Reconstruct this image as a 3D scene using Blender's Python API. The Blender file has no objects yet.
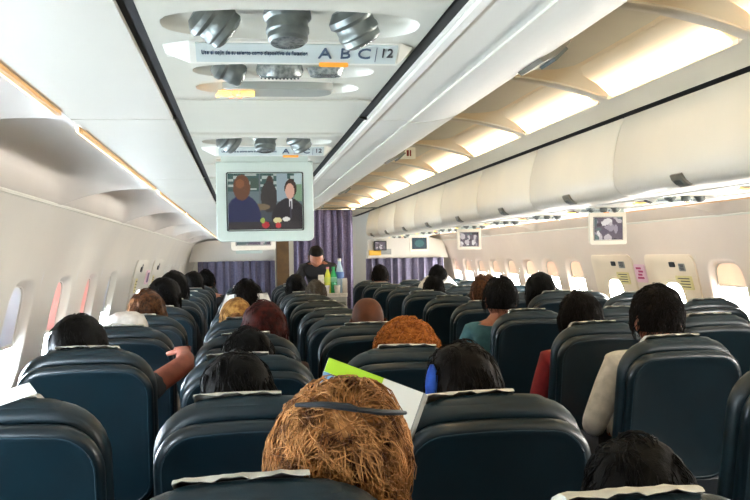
import bpy, bmesh, math, random
from mathutils import Vector, Matrix, noise
from math import sin, cos, pi, radians, sqrt, atan2, atan, exp
random.seed(7)
SC = bpy.context.scene
COL = SC.collection
EYE = 1.43
# ------------------------------------------------------------------ camera
cd = bpy.data.cameras.new('camera'); cam = bpy.data.objects.new('camera', cd); COL.objects.link(cam)
cd.sensor_width = 36.0; cd.lens = 900.0/750.0*36.0; cd.clip_start = 0.05; cd.clip_end = 60
Fv = Vector((0.14524799, 0.98937665, 0.00607151)); Rv = Vector((0.98922948, -0.14510858, -0.01919709)); Uv = Vector((0.01811212, -0.00879446, 0.99979728))
cam.matrix_world = Matrix(((Rv.x, Uv.x, -Fv.x, 0), (Rv.y, Uv.y, -Fv.y, 0), (Rv.z, Uv.z, -Fv.z, EYE), (0, 0, 0, 1)))
SC.camera = cam
# ------------------------------------------------------------------ world, lights, exposure
W = bpy.data.worlds.new('sky'); SC.world = W; W.use_nodes = True
W.node_tree.nodes['Background'].inputs[0].default_value = (0.75, 0.85, 1.0, 1)
W.node_tree.nodes['Background'].inputs[1].default_value = 1.0
SC.view_settings.view_transform = 'Standard'; SC.view_settings.look = 'None'
EXPO = 1.50; SC.view_settings.exposure = EXPO; EX = 2**-EXPO; SC.view_settings.gamma = 1.0
SC.view_settings.use_curve_mapping = False
SC.cycles.max_bounces = 10; SC.cycles.diffuse_bounces = 6; SC.cycles.glossy_bounces = 4
SC.cycles.sample_clamp_indirect = 6.0; SC.cycles.use_denoising = True
CEIL_LAMP = 2.0      # aisle ceiling lamps
COVE_L = 1.0         # side wall lamps, left
COVE_R = 3.0         # side wall lamps, right
PANE_L = 48.0         # daylight in the window panes, left
PANE_R = 32.0
SHADE_T = .06
# ------------------------------------------------------------------ materials
MATS = {}
def mat(name, col, rough=.5, col2=None, scale=20, bump=0, bscale=200, metal=0, emit=0, ecol=None, coat=0, sheen=0, trans=0, sub=0, spec=.5):
    if name in MATS: return MATS[name]
    m = bpy.data.materials.new(name); m.use_nodes = True; nt = m.node_tree; b = nt.nodes['Principled BSDF']
    c = tuple(col) + (1,)
    b.inputs['Base Color'].default_value = c; b.inputs['Roughness'].default_value = rough; b.inputs['Metallic'].default_value = metal
    b.inputs['Coat Weight'].default_value = coat; b.inputs['Sheen Weight'].default_value = sheen
    b.inputs['Specular IOR Level'].default_value = spec
    if trans: b.inputs['Transmission Weight'].default_value = trans
    tc = nt.nodes.new('ShaderNodeTexCoord')
    if col2 is not None:
        n = nt.nodes.new('ShaderNodeTexNoise'); n.inputs['Scale'].default_value = scale; n.inputs['Detail'].default_value = 4
        nt.links.new(tc.outputs['Object'], n.inputs['Vector'])
        mx = nt.nodes.new('ShaderNodeMix'); mx.data_type = 'RGBA'
        mx.inputs[6].default_value = c; mx.inputs[7].default_value = tuple(col2) + (1,)
        mr = nt.nodes.new('ShaderNodeMapRange'); mr.inputs[1].default_value = .35; mr.inputs[2].default_value = .65
        nt.links.new(n.outputs['Fac'], mr.inputs[0]); nt.links.new(mr.outputs[0], mx.inputs[0]); nt.links.new(mx.outputs[2], b.inputs['Base Color'])
    if bump:
        n2 = nt.nodes.new('ShaderNodeTexNoise'); n2.inputs['Scale'].default_value = bscale; n2.inputs['Detail'].default_value = 3
        nt.links.new(tc.outputs['Object'], n2.inputs['Vector'])
        bp = nt.nodes.new('ShaderNodeBump'); bp.inputs['Strength'].default_value = bump; bp.inputs['Distance'].default_value = .002
        nt.links.new(n2.outputs['Fac'], bp.inputs['Height']); nt.links.new(bp.outputs[0], b.inputs['Normal'])
    if emit:
        b.inputs['Emission Color'].default_value = tuple(ecol or col) + (1,); b.inputs['Emission Strength'].default_value = emit
    MATS[name] = m; return m
def paint_lamp_glow(m):  # emission fading inward paints the lamp's wash across the ceiling bay
    nt = m.node_tree; b = nt.nodes['Principled BSDF']; tc = nt.nodes.new('ShaderNodeTexCoord'); sp = nt.nodes.new('ShaderNodeSeparateXYZ')
    nt.links.new(tc.outputs['Object'], sp.inputs[0])
    a = nt.nodes.new('ShaderNodeMath'); a.operation = 'SUBTRACT'; a.inputs[1].default_value = 1.035; nt.links.new(sp.outputs[0], a.inputs[0])
    c = nt.nodes.new('ShaderNodeMath'); c.operation = 'ABSOLUTE'; nt.links.new(a.outputs[0], c.inputs[0])
    r = nt.nodes.new('ShaderNodeMapRange'); r.inputs[1].default_value = .362; r.inputs[2].default_value = .53; nt.links.new(c.outputs[0], r.inputs[0])
    p = nt.nodes.new('ShaderNodeMath'); p.operation = 'POWER'; p.inputs[1].default_value = 3.2; nt.links.new(r.outputs[0], p.inputs[0])
    q = nt.nodes.new('ShaderNodeMath'); q.operation = 'MULTIPLY'; q.inputs[1].default_value = CEIL_LAMP*1.6; nt.links.new(p.outputs[0], q.inputs[0])
    nt.links.new(q.outputs[0], b.inputs['Emission Strength'])
    b.inputs['Base Color'].default_value = L((243, 224, 190))+(1,)
def L(h):   # sRGB 0-255 to linear
    return tuple(((v/255)/12.92 if v/255 <= .04045 else ((v/255+.055)/1.055)**2.4) for v in h)
M_PANEL = mat('cabin_panel', L((222, 220, 208)), .45, L((216, 216, 206)), 3, .05, 60)
M_WALL = mat('sidewall', L((212, 208, 198)), .5, L((206, 203, 195)), 2, .05, 80)
M_WALLR = mat('sidewall_right', L((232, 219, 206)), .5, L((227, 214, 202)), 2, .05, 80)
M_BIN = mat('bin_shell', L((219, 217, 205)), .4, L((215, 213, 202)), 3, .03, 50)
M_DOOR = mat('bin_door', L((226, 220, 204)), .4, L((221, 216, 202)), 3, .03, 50)
M_CEIL = mat('ceiling_panel', L((222, 215, 196)), .5, L((216, 210, 192)), 3, .04, 60)
M_BAY = mat('ceiling_bay', L((243, 224, 190)), .5, L((238, 219, 186)), 4)
M_RIB = mat('ceiling_rib', L((214, 206, 190)), .4)
M_GAP = mat('gap_shade', L((14, 14, 14)), .7)
M_FLOOR = mat('carpet', L((26, 34, 48)), .95, L((20, 26, 38)), 300, .5, 500)
M_DIFF = mat('diffuser_painted_glow', (1, .9, .7), .5, emit=CEIL_LAMP*2, ecol=(1, .80, .50))
M_LEATHER = mat('seat_leather', L((8, 33, 41)), .38, L((6, 26, 34)), 30, .25, 350, spec=.5)
M_SHELL = mat('seat_shell', L((5, 26, 34)), .34, L((4, 21, 28)), 12, .1, 250, spec=.5, coat=.12)
M_SHEEN = mat('seat_rim_sheen', L((34, 54, 64)), .4, L((26, 44, 54)), 50)  # lighter tone painted in for the sheen on the shell rim
M_DARKP = mat('dark_plastic', L((16, 24, 30)), .5, L((12, 18, 24)), 30)
M_GREYP = mat('grey_plastic', L((150, 152, 148)), .4, L((140, 143, 140)), 30)
M_PAPER = mat('paper_cover', L((214, 212, 200)), .8, L((196, 194, 184)), 40, .4, 90)
M_METAL = mat('brushed_metal', L((108, 115, 113)), .36, L((128, 134, 130)), 60, metal=.6)
M_LENS = mat('lamp_lens', L((96, 104, 104)), .25, L((170, 175, 172)), 160, metal=.5)
M_CURT = mat('curtain_cloth', L((106, 102, 124)), .85, L((84, 81, 106)), 60, .4, 400, sheen=.3)
M_BROWN = mat('wood_laminate', L((104, 78, 44)), .5, L((84, 62, 36)), 8)
M_SKIN = mat('skin', L((176, 116, 88)), .5, L((160, 100, 76)), 30, .1, 200)
M_SKIND = mat('skin_tan', L((158, 84, 62)), .5, L((136, 70, 52)), 30, .1, 200)
M_WHITEC = mat('white_cloth', L((226, 224, 218)), .85, L((205, 203, 198)), 30, .4, 150)
def hairmat(name, a, b, rough=.6, scale=40):
    return mat(name, L(a), rough, L(b), scale, .6, 300, spec=.12)
H_BLACK = hairmat('hair_black', (8, 7, 6), (4, 3, 3))
H_DARK = hairmat('hair_dark_brown', (18, 12, 9), (10, 7, 5))
H_RED = hairmat('hair_dark_red', (74, 24, 17), (34, 12, 10))
H_BLOND = hairmat('hair_blond', (196, 150, 84), (130, 88, 44))
H_GOLD = hairmat('hair_golden_brown', (200, 144, 88), (74, 42, 22), .6, 28)
H_COPPER = hairmat('hair_copper', (196, 122, 56), (126, 66, 24), .6, 60)
H_MIX = hairmat('hair_streaked_brown', (110, 74, 48), (50, 32, 24), .45, 60)
paint_lamp_glow(M_DIFF)
# ------------------------------------------------------------------ helpers
def link(o): COL.objects.link(o); return o
def obj(name, me, m=None, parent=None, loc=None, rot=None):
    o = bpy.data.objects.new(name, me); link(o)
    if m is not None:
        for q in (m if isinstance(m, (list, tuple)) else [m]):
            if me.materials.find(q.name) < 0: me.materials.append(q)
    if parent: o.parent = parent
    if loc: o.location = loc
    if rot: o.rotation_euler = rot
    return o
def tag(o, label=None, cat=None, group=None, kind=None):
    if label: o['label'] = label
    if cat: o['category'] = cat
    if group: o['group'] = group
    if kind: o['kind'] = kind
    return o
def empty(name, loc=(0, 0, 0), rot=(0, 0, 0)):
    o = bpy.data.objects.new(name, None); link(o); o.location = loc; o.rotation_euler = rot; o.empty_display_size = .1; return o
def copy_tree(o, parent=None):
    c = o.copy(); link(c); c.parent = parent
    for ch in list(o.children): copy_tree(ch, c)
    return c
NTH = ['nearest', 'second', 'third', 'fourth', 'fifth', 'sixth', 'seventh', 'eighth', 'ninth', 'tenth', 'eleventh', 'twelfth', 'thirteenth', 'fourteenth', 'fifteenth']
def nth(y, y_first, step):
    k = int(round((y-y_first)/step)); return (NTH[k] if k == 0 else NTH[k]+' nearest') if 0 <= k < 15 else None
class MB:
    def __init__(s): s.v = []; s.f = []; s.mi = []
    def add(s, vs, fs, mi=0):
        b = len(s.v); s.v += [tuple(p) for p in vs]
        s.f += [tuple(b+i for i in f) for f in fs]; s.mi += [mi]*len(fs); return s
    def box(s, x0, x1, y0, y1, z0, z1, mi=0):
        vs = [(x, y, z) for x in (x0, x1) for y in (y0, y1) for z in (z0, z1)]
        return s.add(vs, [(0, 1, 3, 2), (4, 6, 7, 5), (0, 4, 5, 1), (2, 3, 7, 6), (0, 2, 6, 4), (1, 5, 7, 3)], mi)
    def loft(s, loops, cap0=True, cap1=True, closed=True, mi=0):
        n = len(loops[0]); vs = [p for l in loops for p in l]; fs = []
        for k in range(len(loops)-1):
            for i in range(n if closed else n-1):
                j = (i+1) % n
                fs.append((k*n+i, k*n+j, (k+1)*n+j, (k+1)*n+i))
        b = len(vs)
        for flag, k in ((cap0, 0), (cap1, len(loops)-1)):
            if flag:
                c = [sum(p[a] for p in loops[k])/n for a in range(3)]
                vs.append(tuple(c)); ci = len(vs)-1
                for i in range(n):
                    j = (i+1) % n
                    fs.append((k*n+i, ci, k*n+j) if k == 0 else (k*n+j, ci, k*n+i))
        return s.add(vs, fs, mi)
    def tube(s, pts, r, n=10, mi=0):
        pts = [Vector(p) for p in pts]; rr = r if isinstance(r, (list, tuple)) else [r]*len(pts); loops = []
        for i, p in enumerate(pts):
            d = (pts[min(i+1, len(pts)-1)]-pts[max(i-1, 0)]).normalized()
            a = Vector((0, 0, 1)) if abs(d.z) < .9 else Vector((0, 1, 0))
            u = d.cross(a).normalized(); w = d.cross(u)
            loops.append([tuple(p+u*cos(2*pi*k/n)*rr[i]+w*sin(2*pi*k/n)*rr[i]) for k in range(n)])
        return s.loft(loops, mi=mi)
    def lathe(s, prof, n=20, M=None, mi=0):
        M = M or Matrix(); loops = [[tuple(M @ Vector((r*cos(2*pi*k/n), r*sin(2*pi*k/n), z))) for k in range(n)] for r, z in prof]
        return s.loft(loops, mi=mi)
    def mesh(s, name, smooth=True, angle=40):
        me = bpy.data.meshes.new(name); me.from_pydata(s.v, [], s.f); me.update()
        bm = bmesh.new(); bm.from_mesh(me)
        bmesh.ops.remove_doubles(bm, verts=bm.verts, dist=1e-6)
        bmesh.ops.recalc_face_normals(bm, faces=bm.faces)
        for f in bm.faces: f.smooth = smooth
        if smooth:
            for e in bm.edges:
                if len(e.link_faces) == 2 and e.calc_face_angle(0) > radians(angle): e.smooth = False
        bm.to_mesh(me); bm.free()
        if len(me.polygons) == len(s.mi):
            me.polygons.foreach_set('material_index', s.mi)
        return me
    def build(s, name, m, parent=None, loc=None, rot=None, smooth=True, angle=40):
        me = s.mesh(name, smooth, angle)
        o = bpy.data.objects.new(name, me); link(o)
        for q in (m if isinstance(m, (list, tuple)) else [m]): me.materials.append(q)
        if parent: o.parent = parent
        if loc: o.location = loc
        if rot: o.rotation_euler = rot
        return o
def rrect(w, h, r, n=8, dome=0, cx=0, cz=0):
    r = min(r, w/2-1e-4, h/2-1e-4); pts = []
    for qx, qz, a0 in ((1, 1, 0), (-1, 1, pi/2), (-1, -1, pi), (1, -1, 1.5*pi)):
        for k in range(n+1):
            a = a0+k/n*pi/2
            x = qx*(w/2-r)+r*cos(a); z = qz*(h/2-r)+r*sin(a)
            pts.append((cx+x, cz+z-(dome*(2*x/w)**2 if z > 0 else 0)))
    # mid points along top edge so the dome shows
    out = []
    for i, p in enumerate(pts):
        q = pts[(i+1) % len(pts)]; out.append(p)
        if abs(p[0]-q[0]) > .08 and p[1] > cz:
            for t in (.2, .4, .6, .8):
                x = p[0]+(q[0]-p[0])*t; out.append((x, cz+h/2-dome*(2*(x-cx)/w)**2))
    return out
def slab(mb, w, z0, z1, r, steps, dome=0, taper=0, mi=0, cx=0, bulge=0):
    """rounded board standing in XZ; steps = [(y, inset)]"""
    loops = []
    for y, ins in steps:
        o = rrect(w-2*ins, z1-z0-2*ins, max(r-ins, .005), 8, dome, cx, (z0+z1)/2)
        loops.append([(cx+(x-cx)*(1-taper*(1-(z-z0)/(z1-z0))), y, z) for x, z in o])
    mb.loft(loops, mi=mi); return mb
def wrapper_ext(prof, y0, y1, ny=1, close=True):
    ys = [y0+(y1-y0)*k/ny for k in range(ny+1)]
    return [[(x, y, z) for x, z in prof] for y in ys]
def mirror(prof): return [(2.07-x, z) for x, z in prof][::-1]
def arc(p0, p1, p2, n=8):
    return [((1-t)**2*p0[0]+2*t*(1-t)*p1[0]+t*t*p2[0], (1-t)**2*p0[1]+2*t*(1-t)*p1[1]+t*t*p2[1]) for t in [k/n for k in range(n+1)]]
XC = 1.035; YB = -1.6; YF = 12.0; YE = 14.0
# ------------------------------------------------------------------ floor and end walls
tag(MB().box(-1.0, 3.07, YB-.1, YE, -.06, 0).build('floor', M_FLOOR, smooth=False), kind='structure')
tag(MB().box(-1.0, 3.07, YB-.1, YB, 0, 2.4).build('wall_back', M_WALL, smooth=False), kind='structure')
tag(MB().box(-1.0, 3.07, YE, YE+.06, 0, 2.4).build('wall_front', M_PANEL, smooth=False), kind='structure')
# ------------------------------------------------------------------ side walls with window reveals
WP = [(-.80, 0.0), (-.855, .25), (-.87, .5), (-.865, .7), (-.84, .88), (-.815, 1.0), (-.79, 1.12), (-.765, 1.24), (-.735, 1.36), (-.70, 1.48), (-.66, 1.56), (-.62, 1.62)]
def wall_x(z):
    for (x0, z0), (x1, z1) in zip(WP, WP[1:]):
        if z <= z1: t = (z-z0)/(z1-z0); return x0+(x1-x0)*t
    return WP[-1][0]
def build_wall(side, name, m, wins, cells, PW=.16, ZB=.98, ZT=1.37, D=.05):
    """wins: list of window centre Y; cells: (y0,y1) per window"""
    mb = MB()
    sx = (lambda x: x) if side < 0 else (lambda x: 2.07-x)
    n = 40
    edges = sorted(set([YB] + [c for cc in cells for c in cc] + [YE]))
    zc0, zc1 = .94, 1.41
    low = [z for _, z in WP if z < zc0]+[zc0]; high = [zc1]+[z for _, z in WP if z > zc1]
    for ya, yb in zip(edges, edges[1:]):
        for zs in (low, high):
            mb.loft([[(sx(wall_x(z)), y, z) for z in zs] for y in (ya, yb)], False, False, False)
        wc = [w for w in wins if ya < w < yb and (ya, yb) in cells]
        if not wc:
            zs = [zc0+(zc1-zc0)*k/6 for k in range(7)]
            mb.loft([[(sx(wall_x(z)), y, z) for z in zs] for y in (ya, yb)], False, False, False)
            continue
        yc = wc[0]; zc = (ZB+ZT)/2; hw = PW; hh = (ZT-ZB)/2
        inner = []
        for k in range(n):
            a = 2*pi*k/n; ca, sa = cos(a), sin(a)
            e = 4.0; r = (abs(ca)**e+abs(sa)**e)**(-1/e)
            inner.append((yc+hw*ca*r, zc+hh*sa*r))
        outer = []
        for k in range(n):
            a = 2*pi*k/n; ca, sa = cos(a), sin(a)
            # hit cell border
            t = 9e9
            if ca > 1e-6: t = min(t, (yb-yc)/ca/hw)
            if ca < -1e-6: t = min(t, (ya-yc)/ca/hw)
            if sa > 1e-6: t = min(t, (zc1-zc)/sa/hh)
            if sa < -1e-6: t = min(t, (zc0-zc)/sa/hh)
            outer.append((yc+hw*ca*t, zc+hh*sa*t))
        mid = [((a[0]*.85+b[0]*.15), (a[1]*.85+b[1]*.15)) for a, b in zip(inner, outer)]
        L3 = lambda pts, dx=0: [(sx(wall_x(z)-dx), y, z) for y, z in pts]
        mb.loft([L3(outer), L3(mid), L3(inner)], False, False)
        # corner triangles of the cell
        for k in range(n):
            p, q = outer[k], outer[(k+1) % n]
            if abs(p[0]-q[0]) > 1e-6 and abs(p[1]-q[1]) > 1e-6:
                cy = ya if min(p[0], q[0]) < ya+1e-5 else yb; cz = zc0 if min(p[1], q[1]) < zc0+1e-5 else zc1
                mb.add([(sx(wall_x(a[1])), a[0], a[1]) for a in ((cy, cz), p, q)], [(0, 1, 2)])
        # reveal going outwards
        dp = [(yc+(y-yc)*(1-.10*q), zc+(z-zc)*(1-.10*q)) for q in (0,) for y, z in inner]
        loops = []
        for q in (0, .15, .5, 1):
            pts = [(yc+(y-yc)*(1-.22*q**.8), zc+(z-zc)*(1-.14*q**.8)) for y, z in inner]
            loops.append(L3(pts, D*q))
        mb.loft(loops, False, False)
    o = mb.build(name, m, angle=50); tag(o, kind='structure'); return o
def win_positions(y0, y1, skip=()):
    out = []; y = y0
    while y < y1: out.append(round(y, 3)); y += .72
    return out
LW = [1.78, 2.50, 3.22, 3.93, 4.64, 5.36, 8.9, 9.6, 10.3, 11.0]
LW = [-.38, .34, 1.06] + LW   # every window of the left wall
RW = [-.2, .48, 1.16, 1.84, 2.52, 3.2, 3.92, 4.98, 7.45, 8.08, 8.70, 9.32, 9.94, 10.56, 11.2, 11.82]
cellsL = [(w-.24, w+.24) for w in LW]; cellsR = [(w-.30, w+.30) for w in RW]
build_wall(-1, 'wall_left', M_WALL, LW, cellsL, PW=.18, D=.035)
build_wall(1, 'wall_right', M_WALLR, RW, cellsR, PW=.20, D=.035)
# windows: pane + shade sitting in the reveal
M_SHADE = mat('window_shade', L((214, 216, 220)), .6, L((206, 208, 214)), 4, emit=.0)
M_SHADEP = mat('window_shade_pink', L((230, 176, 170)), .6, L((222, 186, 182)), 5)
M_SHADER = mat('window_shade_cream', L((244, 228, 212)), .6, L((236, 218, 204)), 4)
for _m in (M_SHADE, M_SHADEP, M_SHADER):
    _nt = _m.node_tree; _b = _nt.nodes['Principled BSDF']; _o = [n for n in _nt.nodes if n.type == 'OUTPUT_MATERIAL'][0]
    _t = _nt.nodes.new('ShaderNodeBsdfTranslucent'); _x = _nt.nodes.new('ShaderNodeMixShader'); _x.inputs[0].default_value = SHADE_T
    _t.inputs[0].default_value = _b.inputs['Base Color'].default_value
    _nt.links.new(_b.outputs[0], _x.inputs[1]); _nt.links.new(_t.outputs[0], _x.inputs[2]); _nt.links.new(_x.outputs[0], _o.inputs[0])
M_PANEL_L = mat('window_pane_left', (.8, .9, 1), .2, emit=PANE_L, ecol=(.76, .88, 1.0))
M_PANEL_R = mat('window_pane_right', (1, 1, 1), .2, emit=PANE_R, ecol=(1.0, .96, .90))
wn = [0]
def window(side, yc, shade_m, pane_m, zopen, ZB=.98, ZT=1.37, PW=.16, D=.049):
    wn[0] += 1
    sx = (lambda x: x) if side < 0 else (lambda x: 2.07-x)
    zc = (ZB+ZT)/2; hw = PW*.80; hh = (ZT-ZB)/2*.88
    def ring(s):
        out = []
        for k in range(40):
            a = 2*pi*k/40; ca, sa = cos(a), sin(a); r = (abs(ca)**4+abs(sa)**4)**(-.25)
            out.append((yc+hw*ca*r*s, zc+hh*sa*r*s))
        return out
    root = empty('window_%d' % wn[0], (sx(wall_x(zc)), yc, zc)); tag(root, kind='structure')
    def place(o): o.parent = root; o.matrix_parent_inverse = Matrix.Translation(root.location).inverted(); return o
    def L3(pts, dx): return [(sx(wall_x(z)-dx), y, z) for y, z in pts]
    mb = MB(); mb.loft([L3(ring(1.06), D+.006), L3(ring(1.06), D+.012)]); place(mb.build('window_pane', pane_m, smooth=False))
    mb = MB(); mb.loft([L3(ring(.98), D-.006), L3(ring(.98), D+.006), L3(ring(1.06), D+.006), L3(ring(1.06), D-.006), L3(ring(.98), D-.006)], False, False); place(mb.build('window_frame', M_WALL))
    if zopen < ZT-.05:
        pts = [(y, max(z, zopen)) for y, z in ring(.985)]
        mb = MB(); mb.loft([L3(pts, D+.001), L3(pts, D+.004)])
        place(mb.build('window_shade', shade_m, smooth=False))
        mb = MB(); xz = sx(wall_x(zopen)-D+.004)
        mb.box(xz-.004, xz+.004, yc-hw*.9, yc+hw*.9, zopen, zopen+.012); place(mb.build('shade_handle', M_WALL, smooth=False))
for i, w in enumerate(LW):
    window(-1, w, M_SHADEP if i in (6, 7) else M_SHADE, M_PANEL_L, 1.13, PW=.18, D=.034)
for i, w in enumerate(RW):
    window(1, w, M_SHADER, M_PANEL_R, 1.20, PW=.20, D=.034)
# emergency hatch panels: raised frame with its own window, handle cover and placards
M_HATCH = mat('hatch_panel', L((240, 226, 204)), .45, L((235, 221, 200)), 4)
M_YPLAC = mat('yellow_placard', L((232, 222, 164)), .6, L((222, 210, 150)), 90)
M_PPLAC = mat('pink_placard', L((232, 200, 214)), .6)
M_PRINT = mat('placard_print', L((176, 60, 110)), .6)
M_PRINTD = mat('dark_print', L((60, 60, 64)), .6)
def wall_patch(mb, side, y0, y1, z0, z1, off, th=.003, mi=0, r=.02, n=5):
    sx = (lambda x: x) if side < 0 else (lambda x: 2.07-x)
    o = rrect(y1-y0, z1-z0, r, n, 0, (y0+y1)/2, (z0+z1)/2)
    mb.loft([[(sx(wall_x(z)+a), y, z) for y, z in o] for a in (off-th, off)], mi=mi)
def hatch(side, y0, y1, zt, lab, mm, placs, handle=True):
    root = empty('hatch_panel', ((2.07-wall_x(1.1)) if side > 0 else wall_x(1.1), (y0+y1)/2, 0))
    tag(root, lab, 'emergency exit')
    inv = Matrix.Translation(root.location).inverted()
    def place(o): o.parent = root; o.matrix_parent_inverse = inv; return o
    mb = MB(); nz = 12
    sx = (lambda x: x) if side < 0 else (lambda x: 2.07-x)
    o = rrect(y1-y0, zt-.55, .06, 6, 0, (y0+y1)/2, (zt+.55)/2)
    def sub(pts):
        out = []
        for i, p in enumerate(pts):
            q = pts[(i+1) % len(pts)]; k = max(1, int(max(abs(p[0]-q[0]), abs(p[1]-q[1]))/.1))
            for t in range(k): out.append((p[0]+(q[0]-p[0])*t/k, p[1]+(q[1]-p[1])*t/k))
        return out
    o = sub(o); cy = (y0+y1)/2; cz = (zt+.55)/2
    for s0, s1 in ((1, 1),):
        loops = []
        for s, off in ((1.0, -.002), (1.0, .010), (.97, .014), (.7, .014), (.4, .014)):
            loops.append([(sx(wall_x(cz+(z-cz)*(1-(1-s)*.5))+off), cy+(y-cy)*s, cz+(z-cz)*(1-(1-s)*.5)) for y, z in o])
        mb.loft(loops, False, True)
    place(mb.build('panel', mm, angle=35))
    wy = cy - .02*side
    def ring(s, hw=.13, hh=.15, zc=1.06):
        out = []
        for k in range(32):
            a = 2*pi*k/32; ca, sa = cos(a), sin(a); r = (abs(ca)**3.4+abs(sa)**3.4)**(-1/3.4)
            out.append((wy+hw*ca*r*s, zc+hh*sa*r*s))
        return out
    L3 = lambda pts, dx: [(sx(wall_x(z)+dx), y, z) for y, z in pts]
    mb = MB(); mb.loft([L3(ring(1.0), .012), L3(ring(1.0), .019)]); place(mb.build('window_pane', M_PANEL_R if side > 0 else M_PANEL_L, smooth=False))
    mb = MB(); mb.loft([L3(ring(1.12), .012), L3(ring(1.10), .022), L3(ring(1.0), .022), L3(ring(.99), .018)], False, False); place(mb.build('window_frame', mm))
    if handle:
        mb = MB(); wall_patch(mb, side, cy-.10, cy-.03, zt-.085, zt-.05, .022, .012, r=.01); place(mb.build('handle', M_DARKP))
    for (a, b, c, d, mt) in placs:
        mb = MB(); wall_patch(mb, side, a, b, c, d, .018, .004, r=.008); p = place(mb.build('placard', mt))
        mb = MB()
        for k in range(4):
            zz = c+(d-c)*(.2+.2*k)
            wall_patch(mb, side, a+(b-a)*.15, a+(b-a)*(.85 if k % 2 else .7), zz-.003, zz+.003, .0195, .001, r=.001)
        pr = mb.build('print', M_PRINT if mt is M_PPLAC else M_PRINTD); pr.parent = p
    return root
hatch(1, 6.22, 6.98, 1.40, 'cream emergency exit hatch panel on the right wall, farther of the two', M_HATCH,
      [(6.30, 6.52, 1.18, 1.27, M_YPLAC), (6.34, 6.44, 1.30, 1.35, M_GREYP)])
hatch(1, 5.30, 6.00, 1.40, 'cream emergency exit hatch panel on the right wall, nearer of the two', M_HATCH,
      [(5.36, 5.58, 1.17, 1.26, M_YPLAC), (5.42, 5.50, 1.29, 1.34, M_GREYP)])
hatch(-1, 6.3, 7.0, 1.43, 'grey emergency exit hatch panel on the left wall, nearer of the pair', M_WALL,
      [(6.4, 6.5, 1.2, 1.3, M_YPLAC), (6.62, 6.66, 1.34, 1.40, M_GREYP)])
hatch(-1, 7.5, 8.3, 1.43, 'grey emergency exit hatch panel on the left wall, farther of the pair', M_WALL,
      [(7.6, 7.7, 1.22, 1.30, M_YPLAC), (7.9, 7.96, 1.34, 1.40, M_GREYP)])
mb = MB(); wall_patch(mb, 1, 6.03, 6.20, 1.20, 1.33, .012, .010, r=.02)
pl = mb.build('placard', M_PPLAC); tag(pl, 'pink and white exit instruction placard between the two hatch panels on the right', 'placard')
mb = MB()
for k in range(4):
    wall_patch(mb, 1, 6.06+.02*(k % 2), 6.16-.015*(k % 3), 1.225+.023*k, 1.24+.023*k, .0145, .002, r=.002)
mb.build('print', M_PRINT, pl)
mb = MB(); wall_patch(mb, -1, 7.12, 7.32, 1.24, 1.35, .012, .010, r=.02)
pl = mb.build('placard', M_PPLAC); tag(pl, 'small purple exit placard between the two hatch panels on the left wall', 'placard')
mb = MB(); wall_patch(mb, -1, 7.16, 7.28, 1.255, 1.33, .0145, .002, r=.01); mb.build('print', mat('purple_print', L((120, 96, 130)), .6), pl)
# ------------------------------------------------------------------ side coves above the windows
def cove(side, y0, y1, nm, m):
    sx = (lambda x: x) if side < 0 else (lambda x: 2.07-x)
    mb = MB(); nu, nv = 16, 26; loops = []
    for j in range(nv+1):
        v = j/nv; y = y0+(y1-y0)*v
        row = []
        ee = min(v, 1-v)*(y1-y0)
        g = min(1, max(0, (ee-.015)/.30)); g = sqrt(max(0, 1-(1-g)**2))
        for i in range(nu+1):
            u = i/nu
            x = -.62+(.33)*u; z = 1.62+.055*u+.02*sin(pi*u)
            d = .12*g*(max(0, sin(pi*min(1, max(0, (u-.06)/.88))))**.55)
            row.append((sx(x-.35*d), y, z+d))
        loops.append(row)
    mb.loft(loops, False, False, False)
    o = mb.build(nm, m, angle=60); return o
M_COVE = mat('cove_panel', L((206, 200, 192)), .45, L((200, 195, 188)), 3)
M_COVER = mat('cove_panel_right', L((206, 194, 180)), .45, L((198, 188, 176)), 3)
k = 0; tn = [0]
def trim(mb, m, smooth=False):
    tn[0] += 1; o = mb.build('trim_%d' % tn[0], m, smooth=smooth); tag(o, kind='structure'); return o
y = -1.6
cn = 0
while y < YE:
    for s in (-1, 1):
        cn += 1
        o = cove(s, y, min(y+1.6, YE), 'trim_cove_%d' % cn, M_COVE if s < 0 else M_COVER); tag(o, kind='structure')
    y += 1.6
# ledge bead on top of each side wall
for s in (-1, 1):
    x = -.62 if s < 0 else 2.69
    trim(MB().tube([(x, YB, 1.622), (x, YE, 1.622)], .008, 8), M_PANEL, True)
# cove lamps
M_COVEL = mat('cove_lamp_left', (1, .8, .5), .5, emit=COVE_L*2.0, ecol=(1, .72, .42))
M_COVER_L = mat('cove_lamp_right', (1, .9, .75), .5, emit=COVE_R*2.6, ecol=(1, .90, .72))
y = -1.6; i = 0
while y < 12:
    for s in (-1, 1):
        sx = (lambda x: x) if s < 0 else (lambda x: 2.07-x)
        a, b = y+.12, min(y+1.48, 12)
        root = empty('cove_lamp', (sx(-.3), (a+b)/2, 1.68))
        side = 'left' if s < 0 else 'right'
        q = nth(y, 0.0, 1.6)
        tag(root, ('thin warm strip lamp above the %s windows, %s of its row' % (side, q)) if q else 'thin strip lamp above the %s windows, beside or behind the camera' % side, 'lamp', 'strip lamps above the %s windows' % side)
        inv = Matrix.Translation(root.location).inverted()
        mb = MB(); mb.loft([[(sx(-.292), yy, 1.668), (sx(-.300), yy, 1.668), (sx(-.306), yy, 1.690), (sx(-.292), yy, 1.690)] for yy in (a, b)])
        o = mb.build('lamp_tube', M_COVEL if s < 0 else M_COVER_L, root, smooth=False); o.matrix_parent_inverse = inv
        mb = MB(); mb.box(min(sx(-.284), sx(-.292)), max(sx(-.284), sx(-.292)), a-.02, b+.02, 1.664, 1.694); o = mb.build('lamp_lip', mat('orange_lip', L((226, 178, 120)), .5), root, smooth=False); o.matrix_parent_inverse = inv
    y += 1.6
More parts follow.
